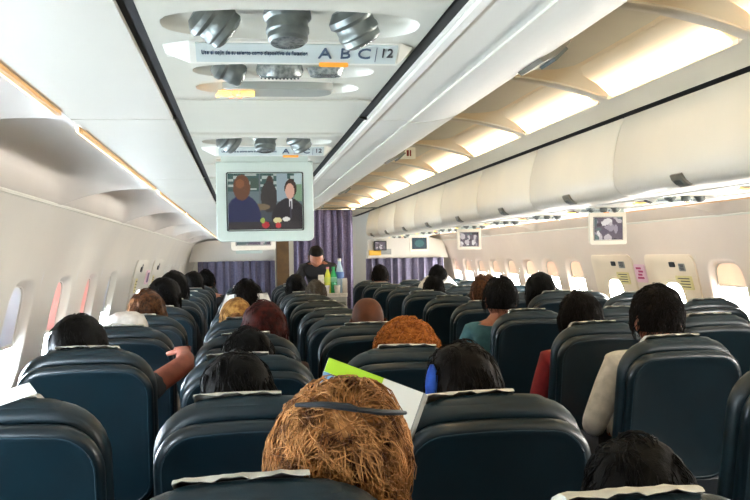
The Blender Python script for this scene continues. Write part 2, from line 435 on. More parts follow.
# ------------------------------------------------------------------ overhead bins
BODY = [(-.284, 1.67), (-.115, 1.67), (-.115, 1.72), (.222, 1.72), (.222, 1.67), (.30, 1.67), (.325, 1.70), (.325, 2.02), (-.40, 2.02), (-.40, 1.80), (-.30, 1.70)]
DOOR_O = arc((.298, 1.6665), (.36, 1.664), (.395, 1.686), 8)+arc((.395, 1.686), (.432, 1.715), (.425, 1.80), 8)[1:]+arc((.425, 1.80), (.415, 1.92), (.370, 2.025), 8)[1:]
DOOR = DOOR_O+[(.345, 2.02), (.395, 1.80), (.375, 1.715), (.335, 1.674), (.2985, 1.6705)]
def make_bin(side, y0, y1, label, group, latch_y):
    sx = (lambda x: x) if side < 0 else (lambda x: 2.07-x)
    root = empty('overhead_bin', (sx(.1), (y0+y1)/2, 1.67)); tag(root, label, 'overhead bin', group)
    inv = Matrix.Translation(root.location).inverted()
    def pl(o): o.parent = root; o.matrix_parent_inverse = inv; return o
    ff = (lambda p: [(sx(x), z) for x, z in p])
    mb = MB(); mb.loft(wrapper_ext(ff(BODY), y0+.003, y1-.003)); pl(mb.build('bin_body', M_BIN, smooth=False))
    g = .006; loops = []
    for yy, t in ((y0+g, 0), (y0+g+.004, 1), (y1-g-.004, 1), (y1-g, 0)):
        cx = sum(p[0] for p in DOOR)/len(DOOR); cz = 1.83
        loops.append([(x if t else x-.004*(1 if i < len(DOOR_O) else 0), yy, z) for i, (x, z) in enumerate(DOOR)])
    loops = [[(sx(x), y_, z) for x, y_, z in l] for l in loops]
    mb = MB(); mb.loft(loops); d = pl(mb.build('door', M_DOOR if side > 0 else M_BIN, angle=50))
    # latch on the lower curve of the door
    mb = MB(); ly = latch_y
    P = [(.378, 1.678), (.398, 1.688), (.414, 1.703), (.423, 1.722)]
    o = [[(sx(x), yy, z) for x, z in P]+[(sx(x+.006), yy, z-.005) for x, z in P[::-1]] for yy in (ly-.045, ly-.04, ly+.04, ly+.045)]
    mb.loft(o); h = mb.build('latch', mat('latch_grey', L((128, 124, 112)), .35, L((140, 136, 124)), 60, metal=.3)); h.parent = d
    mb = MB(); mb.loft([[(sx(x+.0065), yy, z-.0055) for x, z in P[1:3]]+[(sx(x+.010), yy, z-.009) for x, z in P[1:3][::-1]] for yy in (ly-.03, ly+.03)])
    h2 = mb.build('latch_paddle', M_METAL, smooth=False); h2.parent = d
    return root
for side in (-1, 1):
    y = 1.58-1.19*3 if side < 0 else 3.83-1.19*5
    k = 0
    lst = []
    while y < YF-.3:
        if y+1.19 > YB+.2: lst.append((max(y, YB+.005), min(y+1.19, YF-.01)))
        y += 1.19
    for i, (a, b) in enumerate(lst):
        ly = b-(.59 if side > 0 else .43) if b < YF-.02 else a+.6
        q = nth(a, .39, 1.19) if side < 0 else nth(a, 2.64, 1.19)
        if side < 0: lab = 'white closed overhead bin above the left seats, %s in its row' % q if q else 'white closed overhead bin above the left seats, behind the camera, in its row'
        else: lab = 'cream closed overhead bin above the right seats, %s in its row' % q if q else 'cream closed overhead bin of the right row, outside the picture'
        if side < 0 and abs(a-.39) < .05: lab = 'white overhead bin at top left, nearest one, over the large round lamps'
        if side > 0 and abs(a-3.83) < .02: lab = 'cream overhead bin on the right, door edge above the nearest small screen'
        if side > 0 and abs(a-2.64) < .02: lab = 'cream overhead bin on the right, nearest one in view, with large grey latch'
        make_bin(side, a, b, lab, 'overhead bins on the left side' if side < 0 and 'row' in lab else ('overhead bins on the right side' if 'row' in lab else None), ly)
# black strips paint the shade in the channel gaps of each bin row
for s in (-1, 1):
    sx = (lambda x: x) if s < 0 else (lambda x: 2.07-x)
    for xa, xb in ((-.1148, -.099), (.206, .2218)):
        mb = MB(); mb.box(min(sx(xa), sx(xb)), max(sx(xa), sx(xb)), YB, YF-.02, 1.676, 1.70); trim(mb, M_GAP)
    mb = MB(); mb.box(min(sx(.223), sx(.233)), max(sx(.223), sx(.233)), YB, YF-.02, 1.664, 1.6695); trim(mb, mat('white_rail', L((245, 243, 232)), .3))
# ------------------------------------------------------------------ service channel panels
M_PSU = mat('service_panel', L((216, 215, 200)), .42, L((211, 210, 196)), 5)
M_PSUL = mat('service_panel_light', L((232, 232, 220)), .4)
M_LBL = mat('label_strip', L((200, 210, 206)), .4, L((194, 205, 201)), 20)
M_INK = mat('letter_ink', L((70, 88, 108)), .6)
M_ORANGE = mat('orange_lamp', L((222, 150, 60)), .4, emit=.8*EX, ecol=L((230, 140, 40)))
M_SIGNG = mat('sign_grey', L((152, 156, 148)), .4)
M_SIGNY = mat('sign_glow', (1, .5, .1), .5, emit=6*EX, ecol=(1, .50, .06))
M_SIGNR = mat('sign_glow_red', (1, .2, .1), .5, emit=4*EX, ecol=(1, .16, .08))
def text_mesh(body, size, m, parent, loc, rot, align='LEFT', ext=.0006, xs=1.0):
    cu = bpy.data.curves.new('t', 'FONT'); cu.body = body; cu.size = size; cu.extrude = ext; cu.align_x = align; cu.align_y = 'CENTER'; cu.resolution_u = 3
    t = bpy.data.objects.new('t', cu); COL.objects.link(t)
    dg = bpy.context.evaluated_depsgraph_get(); me = bpy.data.meshes.new_from_object(t.evaluated_get(dg))
    bpy.data.objects.remove(t); bpy.data.curves.remove(cu)
    me.materials.clear(); me.materials.append(m)
    for v in me.vertices: v.co.x *= xs
    o = bpy.data.objects.new('lettering', me); link(o); o.parent = parent; o.location = loc; o.rotation_euler = rot; return o
def dish(mb, x0, x1, y0, y1, z, depth, n=28, rim=.0):
    cx, cy, a, b = (x0+x1)/2, (y0+y1)/2, (x1-x0)/2, (y1-y0)/2
    loops = []
    for s, d in ((1.04, -.0012), (1.0, -.0022), (.97, 0), (.9, .35), (.75, .8), (.5, 1.0)):
        dz = d*depth if d > 0 else d
        l = []
        for k in range(n):
            t = 2*pi*k/n; ct, st = cos(t), sin(t); r = (abs(ct)**2.6+abs(st)**2.6)**(-1/2.6)
            l.append((cx+a*ct*r*s, cy+b*st*r*s, z+dz))
        loops.append(l)
    mb.loft(loops, False, True)
def psu_panel_with_hole(x0, x1, y0, y1, z, dishes, depth=.016, th=.02):
    """flat panel whose dishes are real recesses"""
    mb = MB(); n = 28
    ys = sorted(set([y0, y1]+[d[2]-.004 for d in dishes]+[d[3]+.004 for d in dishes]))
    for ya, yb in zip(ys, ys[1:]):
        dd = [d for d in dishes if d[2] > ya and d[3] < yb]
        if not dd:
            mb.add([(x0, ya, z), (x1, ya, z), (x1, yb, z), (x0, yb, z)], [(0, 3, 2, 1)])
        else:
            d = dd[0]; cx, cy, a, b = (d[0]+d[1])/2, (ya+yb)/2, (d[1]-d[0])/2, (yb-ya)/2-.004
            inner = []; outer = []
            for k in range(n):
                t = 2*pi*k/n; ct, st = cos(t), sin(t); r = (abs(ct)**2.6+abs(st)**2.6)**(-1/2.6)
                inner.append((cx+a*ct*r, cy+b*st*r, z))
                tt = 1e9
                if ct > 1e-6: tt = min(tt, (x1-cx)/(a*ct))
                if ct < -1e-6: tt = min(tt, (x0-cx)/(a*ct))
                if st > 1e-6: tt = min(tt, (yb-cy)/(b*st))
                if st < -1e-6: tt = min(tt, (ya-cy)/(b*st))
                outer.append((cx+a*ct*tt, cy+b*st*tt, z))
            loops = [outer, inner]
            for s, dz in ((.985, .002), (.93, .55), (.82, .85), (.6, 1.0), (.3, 1.0)):
                loops.append([(cx+(x-cx)*(1-(1-s)*(b/a)**.5), cy+(yy-cy)*s, z+(dz*depth if dz > .01 else dz)) for x, yy, _ in inner])
            mb.loft(loops, False, True)
            for k in range(n):
                p, q = outer[k], outer[(k+1) % n]
                if abs(p[0]-q[0]) > 1e-6 and abs(p[1]-q[1]) > 1e-6:
                    cxn = x0 if min(p[0], q[0]) < x0+1e-5 else x1; cyn = ya if min(p[1], q[1]) < ya+1e-5 else yb
                    mb.add([(cxn, cyn, z), p, q], [(0, 1, 2)])
    # sides
    mb.box(x0, x1, y0, y0+.001, z, z+th); mb.box(x0, x1, y1-.001, y1, z, z+th); mb.box(x0, x0+.001, y0, y1, z, z+th); mb.box(x1-.001, x1, y0, y1, z, z+th)
    return mb
def lamp_unit(root, x, y, z, tilt, r=.019, nm='reading_lamp'):
    """ball-jointed cylinder lamp hanging out of the dish"""
    M = Matrix.Translation((x, y, z)) @ Matrix.Rotation(tilt[0], 4, 'X') @ Matrix.Rotation(tilt[1], 4, 'Y')
    mb = MB(); prof = [(.001, .016), (r*.75, .014), (r*1.1, .006), (r*1.12, 0), (r*.95, -.004), (r*.95, -.010), (r*1.0, -.012), (r*1.0, -.016), (r*.93, -.018), (r*.93, -.024), (r*.80, -.027)]
    mb.lathe(prof, 22, M); b = mb.build(nm, M_METAL, root, angle=30)
    mb = MB(); mb.lathe([(r*.80, -.0268), (r*.6, -.0285), (r*.001, -.029)], 20, M); mb.build('lens', M_LENS, b)
PX0, PX1 = -.097, .204
def service_unit(side, y0, label, group, big=False):
    """y0 = world Y of first lamp row"""
    ox = 0 if side < 0 else 2.07-(PX0+PX1)
    cx = (PX0+PX1)/2
    z = 1.672
    root = empty('service_unit', (ox+cx, y0, z)); tag(root, label, 'overhead service panel', group)
    X = lambda x: x-cx        # local x
    Y = lambda y: y           # local relative to y0
    a0, a1 = -.12, .46
    d = [(X(-.080), X(.190), -.048, .072), (X(-.060), X(.175), .200, .292), (X(-.062), X(.170), .312, .412)]
    mb = psu_panel_with_hole(X(PX0), X(PX1), a0, a1, 0, d); mb.build('panel', M_PSU, root, angle=35)
    for xx, ti in ((X(-.030), (.35, -.9)), (X(.050), (-.15, 0)), (X(.118), (.3, -.5))):
        lamp_unit(root, xx, .006, .006, ti, .0225)
    # wedge with the lettering strip: sloping face towards the seats behind
    ya, yb = .080, .165
    loops = []
    for xw, e in ((X(-.085), 1), (X(-.055), 0), (X(.183), 0), (X(.200), 1)):
        if e: loops.append([(xw, ya+.02, -.0005), (xw, ya+.021, -.001), (xw, yb-.02, -.001), (xw, yb, -.0005)])
        else: loops.append([(xw, ya, -.0005), (xw, ya+.030, -.0185), (xw, ya+.036, -.0185), (xw, yb, -.0005)])
    mb = MB(); mb.loft(loops); mb.build('label_housing', M_PSUL, root, smooth=False)
    ang = atan2(.0255, .012)  # slope of the face
    mb = MB(); t = (.030, -.018); ln = sqrt(t[0]**2+t[1]**2); t = (t[0]/ln, t[1]/ln); nrm = (-.018/ln, -.030/ln)
    def fp(x, s, o=0): return (x, ya+t[0]*s-abs(nrm[0])*o, -.0005+t[1]*s-abs(nrm[1])*o)
    mb.loft([[fp(X(-.048), .003, o), fp(X(.180), .003, o), fp(X(.180), .0325, o), fp(X(-.048), .0325, o)] for o in (0, .0015)])
    st = mb.build('label_strip', M_LBL, root, smooth=False)
    rx = pi/2-atan2(.012, .0255)
    rot = (pi/2+atan2(.012, .0255)*1, 0, 0)
    rot = (pi/2+atan2(.030, .018), 0, 0)
    for ch, xx in (('A', .097), ('B', .120), ('C', .142)):
        text_mesh(ch, .0235, M_INK, root, fp(X(xx), .0165, .0022), rot, 'CENTER')
    text_mesh('Use el cojin de su asiento como dispositivo de flotacion', .0088, M_INK, root, fp(X(-.042), .0165, .0022), rot, xs=.60)
    text_mesh('12', .020, M_PRINTD, root, fp(X(.168), .015, .0022), rot, 'CENTER', xs=.8)
    mb = MB(); mb.loft([[fp(X(.1555), .006, o), fp(X(.1562), .006, o), fp(X(.1562), .029, o), fp(X(.1555), .029, o)] for o in (.0015, .0022)]); mb.build('divider_line', M_INK, root, smooth=False)
    # orange reading-lamp button under the strip
    mb = MB(); o = rrect(.034, .005, .0024, 5); mb.loft([[fp(X(.108)+x, .0335+zz, oo) for x, zz in o] for oo in (.001, .004)]); mb.build('call_button', M_ORANGE, root, smooth=False)
    # second row: lamp, grille, lamp
    lamp_unit(root, X(-.020), .252, .006, (.4, -1.1), .016)
    mb = MB(); M = Matrix.Translation((X(.052), .250, .002)) @ Matrix.Rotation(.25, 4, 'X') @ Matrix.Diagonal((1.45, 1, 1, 1))
    mb.lathe([(.001, .01), (.020, .008), (.0215, 0), (.0205, -.006), (.018, -.009), (.001, -.0105)], 26, M); gr = mb.build('speaker_grille', M_LENS, root, angle=30)
    mb = MB()
    for i in range(-5, 6):
        for j in range(-3, 4):
            if (i/5.6)**2+(j/3.8)**2 < 1:
                p = M @ Vector((i*.0033, j*.0048, -.0095)); q = .0009
                mb.box(p.x-q, p.x+q, p.y-q, p.y+q, p.z-.0012, p.z+.0004)
    h = mb.build('grille_holes', M_DARKP, smooth=False); h.parent = gr; h['kind'] = 'stuff'
    mb = MB(); mb.loft([[(X(.112)+x*1, .254+y_, .006-s*.010) for x, y_ in rrect(.05-s*.01, .026, .012, 5)] for s in (0, 1)]); mb.build('lamp_cover', M_LENS, root)
    # third row: lit seat-belt sign
    mb = MB(); o = rrect(.158, .062, .028, 6); mb.loft([[(X(.054)+x*s, .362+y_*s, zz) for x, y_ in o] for s, zz in ((1, .008), (1, -.004), (.96, -.007))])
    sg = mb.build('sign_strip', M_SIGNG, root)
    mb = MB(); bx = X(-.006)
    mb.tube([(bx-.026, .378, -.0085), (bx-.022, .366, -.0085), (bx+.026, .366, -.0085)], .0030, 6)
    mb.tube([(bx-.024, .354, -.0085), (bx+.026, .354, -.0085)], .0030, 6)
    mb.build('seat_belt_symbol', M_SIGNY).parent = sg
    mb = MB(); mb.tube([(bx-.007, .374, -.0105), (bx+.007, .348, -.0105)], .0028, 6); mb.tube([(bx+.007, .374, -.0105), (bx-.007, .348, -.0105)], .0028, 6)
    mb.build('buckle_symbol', M_SIGNR).parent = sg
    return root
u0 = service_unit(-1, .93, 'grey overhead service panel at the top, nearest, with letters, round lamps and lit sign', None)
c = copy_tree(u0); c.location.y = 1.88; tag(c, 'grey overhead service panel right behind the large hanging screen')
BY = .95
for k in range(-2, 12):
    if k in (0, 1): continue
    c = copy_tree(u0); c.location.y = .93+BY*k
    q = nth(k, 0, 1); tag(c, 'grey overhead service panel above the left seats, %s in its row' % q if q else 'grey service panel of the left row, behind the camera', group='service panels above the left seats')
for k in range(-1, 12):
    c = copy_tree(u0); c.location.x += 2.07-(PX0+PX1)-0; c.location.y = 1.02+BY*k
    q = nth(k, 3, 1); tag(c, 'white lit service panel above the right seats, %s in its row' % q if q else 'service panel of the right row, outside the picture', group='service panels above the right seats')
# blank panels between the units
for s in (0, 1):
    ox = s*(2.07-(PX0+PX1))
    for k in range(-2, 12):
        yb = (.93 if not s else 1.02)+BY*k
        a, b = yb+.467, yb+BY-.127
        if s and k == 11: continue
        o = MB().box(PX0+ox, PX1+ox, a, b, 1.672, 1.69).build('channel_cover', M_PSU, smooth=False)
        q = nth(k, 3 if s else 0, 1); sd = 'right' if s else 'left'; tag(o, 'plain grey cover plate between service panels, %s side, %s of its row' % (sd, q) if q else 'plain cover plate of the %s row, outside the picture' % sd, 'cover plate', 'cover plates above the %s seats' % ('right' if s else 'left'))
# ------------------------------------------------------------------ aisle ceiling with lamp bays
def ca(x):  # rib arch height
    u = (x-XC)/.535; return 2.087+.093*(1-u*u)
tag(MB().loft([[(x, y, 2.20) for x in (-.5, 2.57)]+[(x, y, 2.26) for x in (2.57, -.5)] for y in (YB, YE)]).build('ceiling', M_CEIL, smooth=False), kind='structure')
for s in (-1, 1):
    sx = (lambda x: x) if s < 0 else (lambda x: 2.07-x)
    trim(MB().loft([[(sx(x), y, z) for x, z in ((.500, 2.087), (.395, 2.036), (.385, 2.045), (.495, 2.20))] for y in (YB, YE)]), M_CEIL)
    trim(MB().box(min(sx(.30), sx(.398)), max(sx(.30), sx(.398)), YB, YE, 2.045, 2.06), M_GAP)  # black bar paints the shade in the gap above the bins
DIFP = [(.504, 2.088), (.512, 2.089)]+[(x, ca(x)+.004+.052*min(1, (x-.512)/.16)**.7) for x in (.52, .535, .555, .58, .61, .64, .672)]+[(.675, ca(.67)+.066), (.504, 2.135)]  # widened inward over the bay to carry the painted glow
rib0 = 2.60-1.14*4
nb = 0; y = rib0
while y < YE-.2:
    # rib: thick band following the arch, rounded lower corners
    xs = [.50+1.07*i/24 for i in range(25)]
    loops = []
    for yy, dz in ((y-.035, .06), (y-.035, .004), (y-.028, 0), (y+.028, 0), (y+.035, .004), (y+.035, .06)):
        loops.append([(x, yy, ca(x)+dz) for x in xs])
    mb = MB(); mb.loft(loops, False, False, False); nb += 1
    o = mb.build('trim_rib_%d' % nb, M_RIB, angle=50); tag(o, kind='structure')
    # bay recess panel
    y1 = min(y+1.14, YE); mb = MB(); loops = []
    ns = 24
    for j in range(15):
        v = j/14; yy = y+.03+(y1-y-.06)*v; row = []
        for i in range(ns+1):
            x = .50+1.07*i/ns; e = min((x-.50), (1.57-x)); ev = min(v, 1-v)*1.08
            g = min(1, e/.16)
            gy = min(1, ev/.20)
            g = sqrt(max(0, 1-(1-g)**2)); gy = sqrt(max(0, 1-(1-gy)**2))
            row.append((x, yy, ca(x)+.008+.05*g*gy))
        loops.append(row)
    mb.loft(loops, False, False, False); o = mb.build('ceiling_bay_%d' % nb, M_BAY, angle=60); o.name = 'trim_bay_%d' % nb; tag(o, kind='structure')
    for s in (-1, 1):
        sx = (lambda x: x) if s < 0 else (lambda x: 2.07-x)
        root = empty('ceiling_lamp', (sx(.53), (y+y1)/2, 2.09))
        q = nth(y, rib0+1.14*3, 1.14) if s > 0 else None; tag(root, 'warm glowing lamp at the aisle ceiling right edge, %s of its row' % q if q else 'warm recessed lamp of the aisle ceiling, %s edge, outside the view' % ('left' if s < 0 else 'right'), 'ceiling lamp', 'lamps along the %s edge of the aisle ceiling' % ('left' if s < 0 else 'right'))
        inv = Matrix.Translation(root.location).inverted()
        mb = MB(); mb.loft([[(sx(x), yy, z) for x, z in DIFP] for yy in (y+.09, y1-.11)])
        o = mb.build('diffuser', M_DIFF, root, smooth=False); o.matrix_parent_inverse = inv
        mb = MB(); mb.box(min(sx(.495), sx(.504)), max(sx(.495), sx(.504)), y+.05, y1-.06, 2.080, 2.120)
        o = mb.build('housing', M_CEIL, root, smooth=False); o.matrix_parent_inverse = inv
    y += 1.14
#__PART2__
# ------------------------------------------------------------------ class divider, curtains, aisle end
for s in (-1, 1):
    sx = (lambda x: x) if s < 0 else (lambda x: 2.07-x)
    P = [(-.64, 1.62), (-.45, 1.665), (.30, 1.665), (.40, 1.63), (.42, 1.44), (.40, 1.385), (-.70, 1.385)]
    mb = MB(); mb.loft([[(sx(x), y, z) for x, z in P] for y in (YF, YF+.04)])
    o = mb.build('divider_panel', M_WALL, smooth=False)
    tag(o, 'pale divider header panel under the %s bins at the cabin end, above a purple curtain' % ('left' if s < 0 else 'right'), 'divider panel')
def curtain(x0, x1, y, z0, z1, label, folds, amp, m=M_CURT):
    mb = MB(); n = folds*10; loops = []
    for j in range(9):
        z = z0+(z1-z0)*j/8; row = []
        for i in range(n+1):
            t = i/n; ph = 2*pi*folds*t
            row.append((x0+(x1-x0)*t+.012*sin(ph*.37+z), y+amp*(sin(ph)+.35*sin(ph*2.3+1))*(1-.35*j/8), z))
        row2 = [(p[0], p[1]+.006, p[2]) for p in row[::-1]]
        loops.append(row+row2)
    mb.loft(loops); o = mb.build('curtain', m, angle=60)
    tag(o, label, 'curtain'); return o
M_CURT2 = mat('curtain_cloth_light', L((128, 120, 148)), .85, L((98, 92, 122)), 60, .4, 400)
curtain(-.60, .42, YF-.02, .05, 1.39, 'purple pleated curtain under the left divider panel at the cabin end', 9, .035)
curtain(1.62, 2.70, YF-.02, .05, 1.39, 'purple pleated curtain under the right divider panel at the cabin end', 9, .035)
curtain(.60, 1.33, 11.0, .05, 2.00, 'tall grey purple curtain drawn across the aisle behind the bottle trolley', 8, .045, M_CURT2)
tag(MB().tube([(.40, 11.0, 2.02), (1.67, 11.0, 2.02)], .010, 10).build('curtain_rail', M_METAL), 'thin metal rail over the tall aisle curtain', 'rail')
tag(MB().box(.44, .60, YF-.1, YF+.3, 0, 1.66).build('wood_partition', M_BROWN, smooth=False), 'brown wooden partition edge between the left curtain and the tall aisle curtain', 'partition')
# ------------------------------------------------------------------ drop-down screens
M_MON = mat('monitor_shell', L((196, 208, 200)), .4, L((190, 203, 195)), 10)
M_MONW = mat('monitor_shell_warm', L((232, 224, 208)), .4)
def blob(x, y, cx, cy, a, b): return ((x-cx)/a)**2+((y-cy)/b)**2 < 1
def tv_main(x, y):     # x right 0..1, y down 0..1
    c = (96, 112, 116)
    if y < .32:
        c = (168, 178, 172) if (int(x*13)+int(y*21)*2) % 5 > 2 else (52, 84, 80)
        if .30 < x < .44 and .08 < y < .26: c = (60, 80, 70)
    if .42 < x < .44 or .56 < x < .565: c = (90, 100, 105)
    if y > .55: c = (58, 66, 74)
    if .66 < x < .80 and y < .5: c = (140, 158, 165)
    if blob(x, y, .565, .16, .05, .12): c = (62, 44, 38)
    if blob(x, y, .55, .42, .11, .28): c = (48, 42, 42)
    if blob(x, y, .43, .60, .13, .06): c = (112, 96, 70)
    if x > .90 and y < .5: c = (120, 150, 120) if y > .2 else (170, 190, 190)
    if blob(x, y, .20, .80, .24, .42): c = (22, 30, 74)
    if blob(x, y, .185, .25, .115, .23): c = (96, 58, 36)
    if blob(x, y, .16, .18, .06, .08): c = (128, 80, 48)
    if blob(x, y, .82, .86, .24, .42): c = (34, 28, 34)
    if blob(x, y, .845, .27, .082, .17): c = (54, 34, 26)
    if blob(x, y, .835, .32, .062, .14): c = (206, 160, 140)
    if y > .25 and abs(x-.845) < .035*(1.25-y*1.3) and .46 < y < .8: c = (214, 214, 214)
    if abs(x-.848) < .010 and .50 < y < .80: c = (60, 56, 70)
    if y > .86: c = (46, 40, 44)
    if blob(x, y, .66, .84, .06, .05): c = (214, 206, 150)
    if blob(x, y, .78, .82, .05, .04): c = (224, 224, 214)
    if blob(x, y, .50, .92, .05, .06): c = (176, 44, 52)
    if blob(x, y, .67, .93, .04, .05): c = (190, 56, 60)
    if blob(x, y, .46, .84, .03, .05): c = (150, 170, 80)
    return c
def tv_small(seed):
    r = random.Random(seed); bl = [(r.random(), r.random(), .05+.12*r.random(), .06+.15*r.random(), r.choice([(200, 190, 190), (60, 50, 60), (90, 80, 96), (160, 150, 160), (90, 110, 110), (230, 225, 220)])) for _ in range(26)]
    def f(x, y):
        c = (98, 86, 98)
        for a, b, w, h, q in bl:
            if blob(x, y, a, b, w, h): c = q
        return c
    return f
def screen_mesh(w, h, fn, nx, ny, m):
    me = bpy.data.meshes.new('display'); vs = []; fs = []
    for j in range(ny+1):
        for i in range(nx+1): vs.append((-w/2+w*i/nx, 0, h/2-h*j/ny))
    for j in range(ny):
        for i in range(nx): a = j*(nx+1)+i; fs.append((a, a+nx+1, a+nx+2, a+1))
    nv = len(vs); cs = [(-w/2, .004, h/2), (w/2, .004, h/2), (w/2, .004, -h/2), (-w/2, .004, -h/2)]
    me.from_pydata(vs+cs, [], fs+[(nv, nv+1, nv+2, nv+3)]); me.update()
    at = me.color_attributes.new('picture', 'FLOAT_COLOR', 'CORNER')
    k = 0
    for p in me.polygons:
        if p.index < nx*ny:
            i = p.index % nx; j = p.index//nx; c = L(fn((i+.5)/nx, (j+.5)/ny))
        else: c = (.02, .02, .02)
        for _ in p.loop_indices: at.data[k].color = (*c, 1); k += 1
    me.materials.append(m); return me
M_SCR = bpy.data.materials.new('lcd_picture'); M_SCR.use_nodes = True
_n = M_SCR.node_tree; _b = _n.nodes['Principled BSDF']; _a = _n.nodes.new('ShaderNodeVertexColor'); _a.layer_name = 'picture'
_b.inputs['Base Color'].default_value = (.01, .01, .01, 1); _b.inputs['Roughness'].default_value = .25
_n.links.new(_a.outputs[0], _b.inputs['Emission Color']); _b.inputs['Emission Strength'].default_value = .95*EX
def monitor(x, y, label, fn, m, nx=72, ny=54, group=None):
    W, H = .224, .185; root = empty('monitor', (x, y, 1.56)); tag(root, label, 'monitor', group)
    mb = MB(); mb.loft([[(px*s, yy, pz*s) for px, pz in rrect(W, H, .012, 6)] for yy, s in ((0, .985), (.003, 1), (.022, 1), (.026, .98))])
    mb.build('housing', m, root)
    mb = MB(); mb.loft([[(px*s, yy, pz*s) for px, pz in rrect(W*.775, H*.72, .004, 3)] for yy, s in ((.001, 1.03), (-.0012, 1.02), (-.0012, 1.0), (.002, 1.0))], True, False)
    mb.build('bezel', M_DARKP, root)
    o = obj('display', screen_mesh(W*.76, H*.70, fn, nx, ny, M_SCR), None, root, (0, -.0022, .000))
    mb = MB(); mb.box(-.10, .10, .003, .024, H/2-.002, H/2+.034); mb.tube([(-.112, .012, H/2-.004), (.112, .012, H/2-.004)], .006, 10); mb.build('hinge', M_MON, root)
    return root
XM = .0535
monitor(XM, 2.10, 'large pale green hanging screen near the camera, showing two people at a table', tv_main, M_MON, 96, 72)
monitor(XM, 4.60, 'white hanging screen just below and behind the large near screen', tv_small(3), M_MONW, 24, 18)
monitor(XM, 7.75, 'pale grey hanging screen farthest away in the left seat block', tv_small(5), M_MON, 24, 18)
monitor(2.07-XM+.075, 4.95, 'cream hanging screen on the right above the hatch panels, nearest of the right row', tv_small(8), M_MONW, 36, 27)
monitor(2.07-XM+.03, 8.0, 'cream hanging screen on the right, second of the right row, above the row of windows', tv_small(9), M_MONW, 30, 22)
monitor(2.07-XM+.0, 10.2, 'cream hanging screen on the right, third of the right row, with teal picture', lambda x, y: (60, 120, 120) if (x-.5)**2+(y-.5)**2 < .1 else (40, 70, 84), M_MONW, 24, 18)
# small sign and screen on the right divider
root = empty('wall_screen', (1.83, YF-.01, 1.56)); tag(root, 'small dark screen mounted on the right divider panel above the curtain', 'screen')
mb = MB(); mb.loft([[(px, yy, pz) for px, pz in rrect(.17, .13, .01, 4)] for yy in (-.03, .009)]); mb.build('housing', M_DARKP, root)
obj('display', screen_mesh(.14, .10, tv_small(12), 16, 12, M_SCR), None, root, (0, -.032, 0))
root = empty('yellow_sign', (1.78, YF-.01, 1.465)); tag(root, 'yellow and grey sign strip under the small screen on the right divider panel', 'sign')
mb = MB(); mb.box(-.10, .06, -.012, .009, -.035, .035); mb.build('yellow_plate', mat('sign_yellow', L((222, 176, 60)), .5), root, smooth=False)
mb = MB(); mb.box(.062, .20, -.011, .009, -.025, .05); mb.build('grey_plate', M_GREYP, root, smooth=False)
# exit sign hanging from the ceiling
root = empty('exit_sign', (1.0, 5.45, 2.055)); tag(root, 'small white ceiling sign with a dark red mark beside the bin edge', 'sign')
MB().box(-.062, .062, -.012, .012, -.035, .035).build('plate', M_PSUL, root, smooth=False)
mb = MB(); mb.box(.006, .020, -.015, -.0118, -.018, .018); mb.box(.026, .034, -.015, -.0118, -.018, .018); mb.box(-.03, .0, -.015, -.0118, -.004, .004); mb.build('mark', mat('sign_red', L((120, 30, 30)), .5), root, smooth=False)
MB().tube([(0, 0, .03), (0, 0, .12)], .006, 8).build('stem', M_METAL, root)
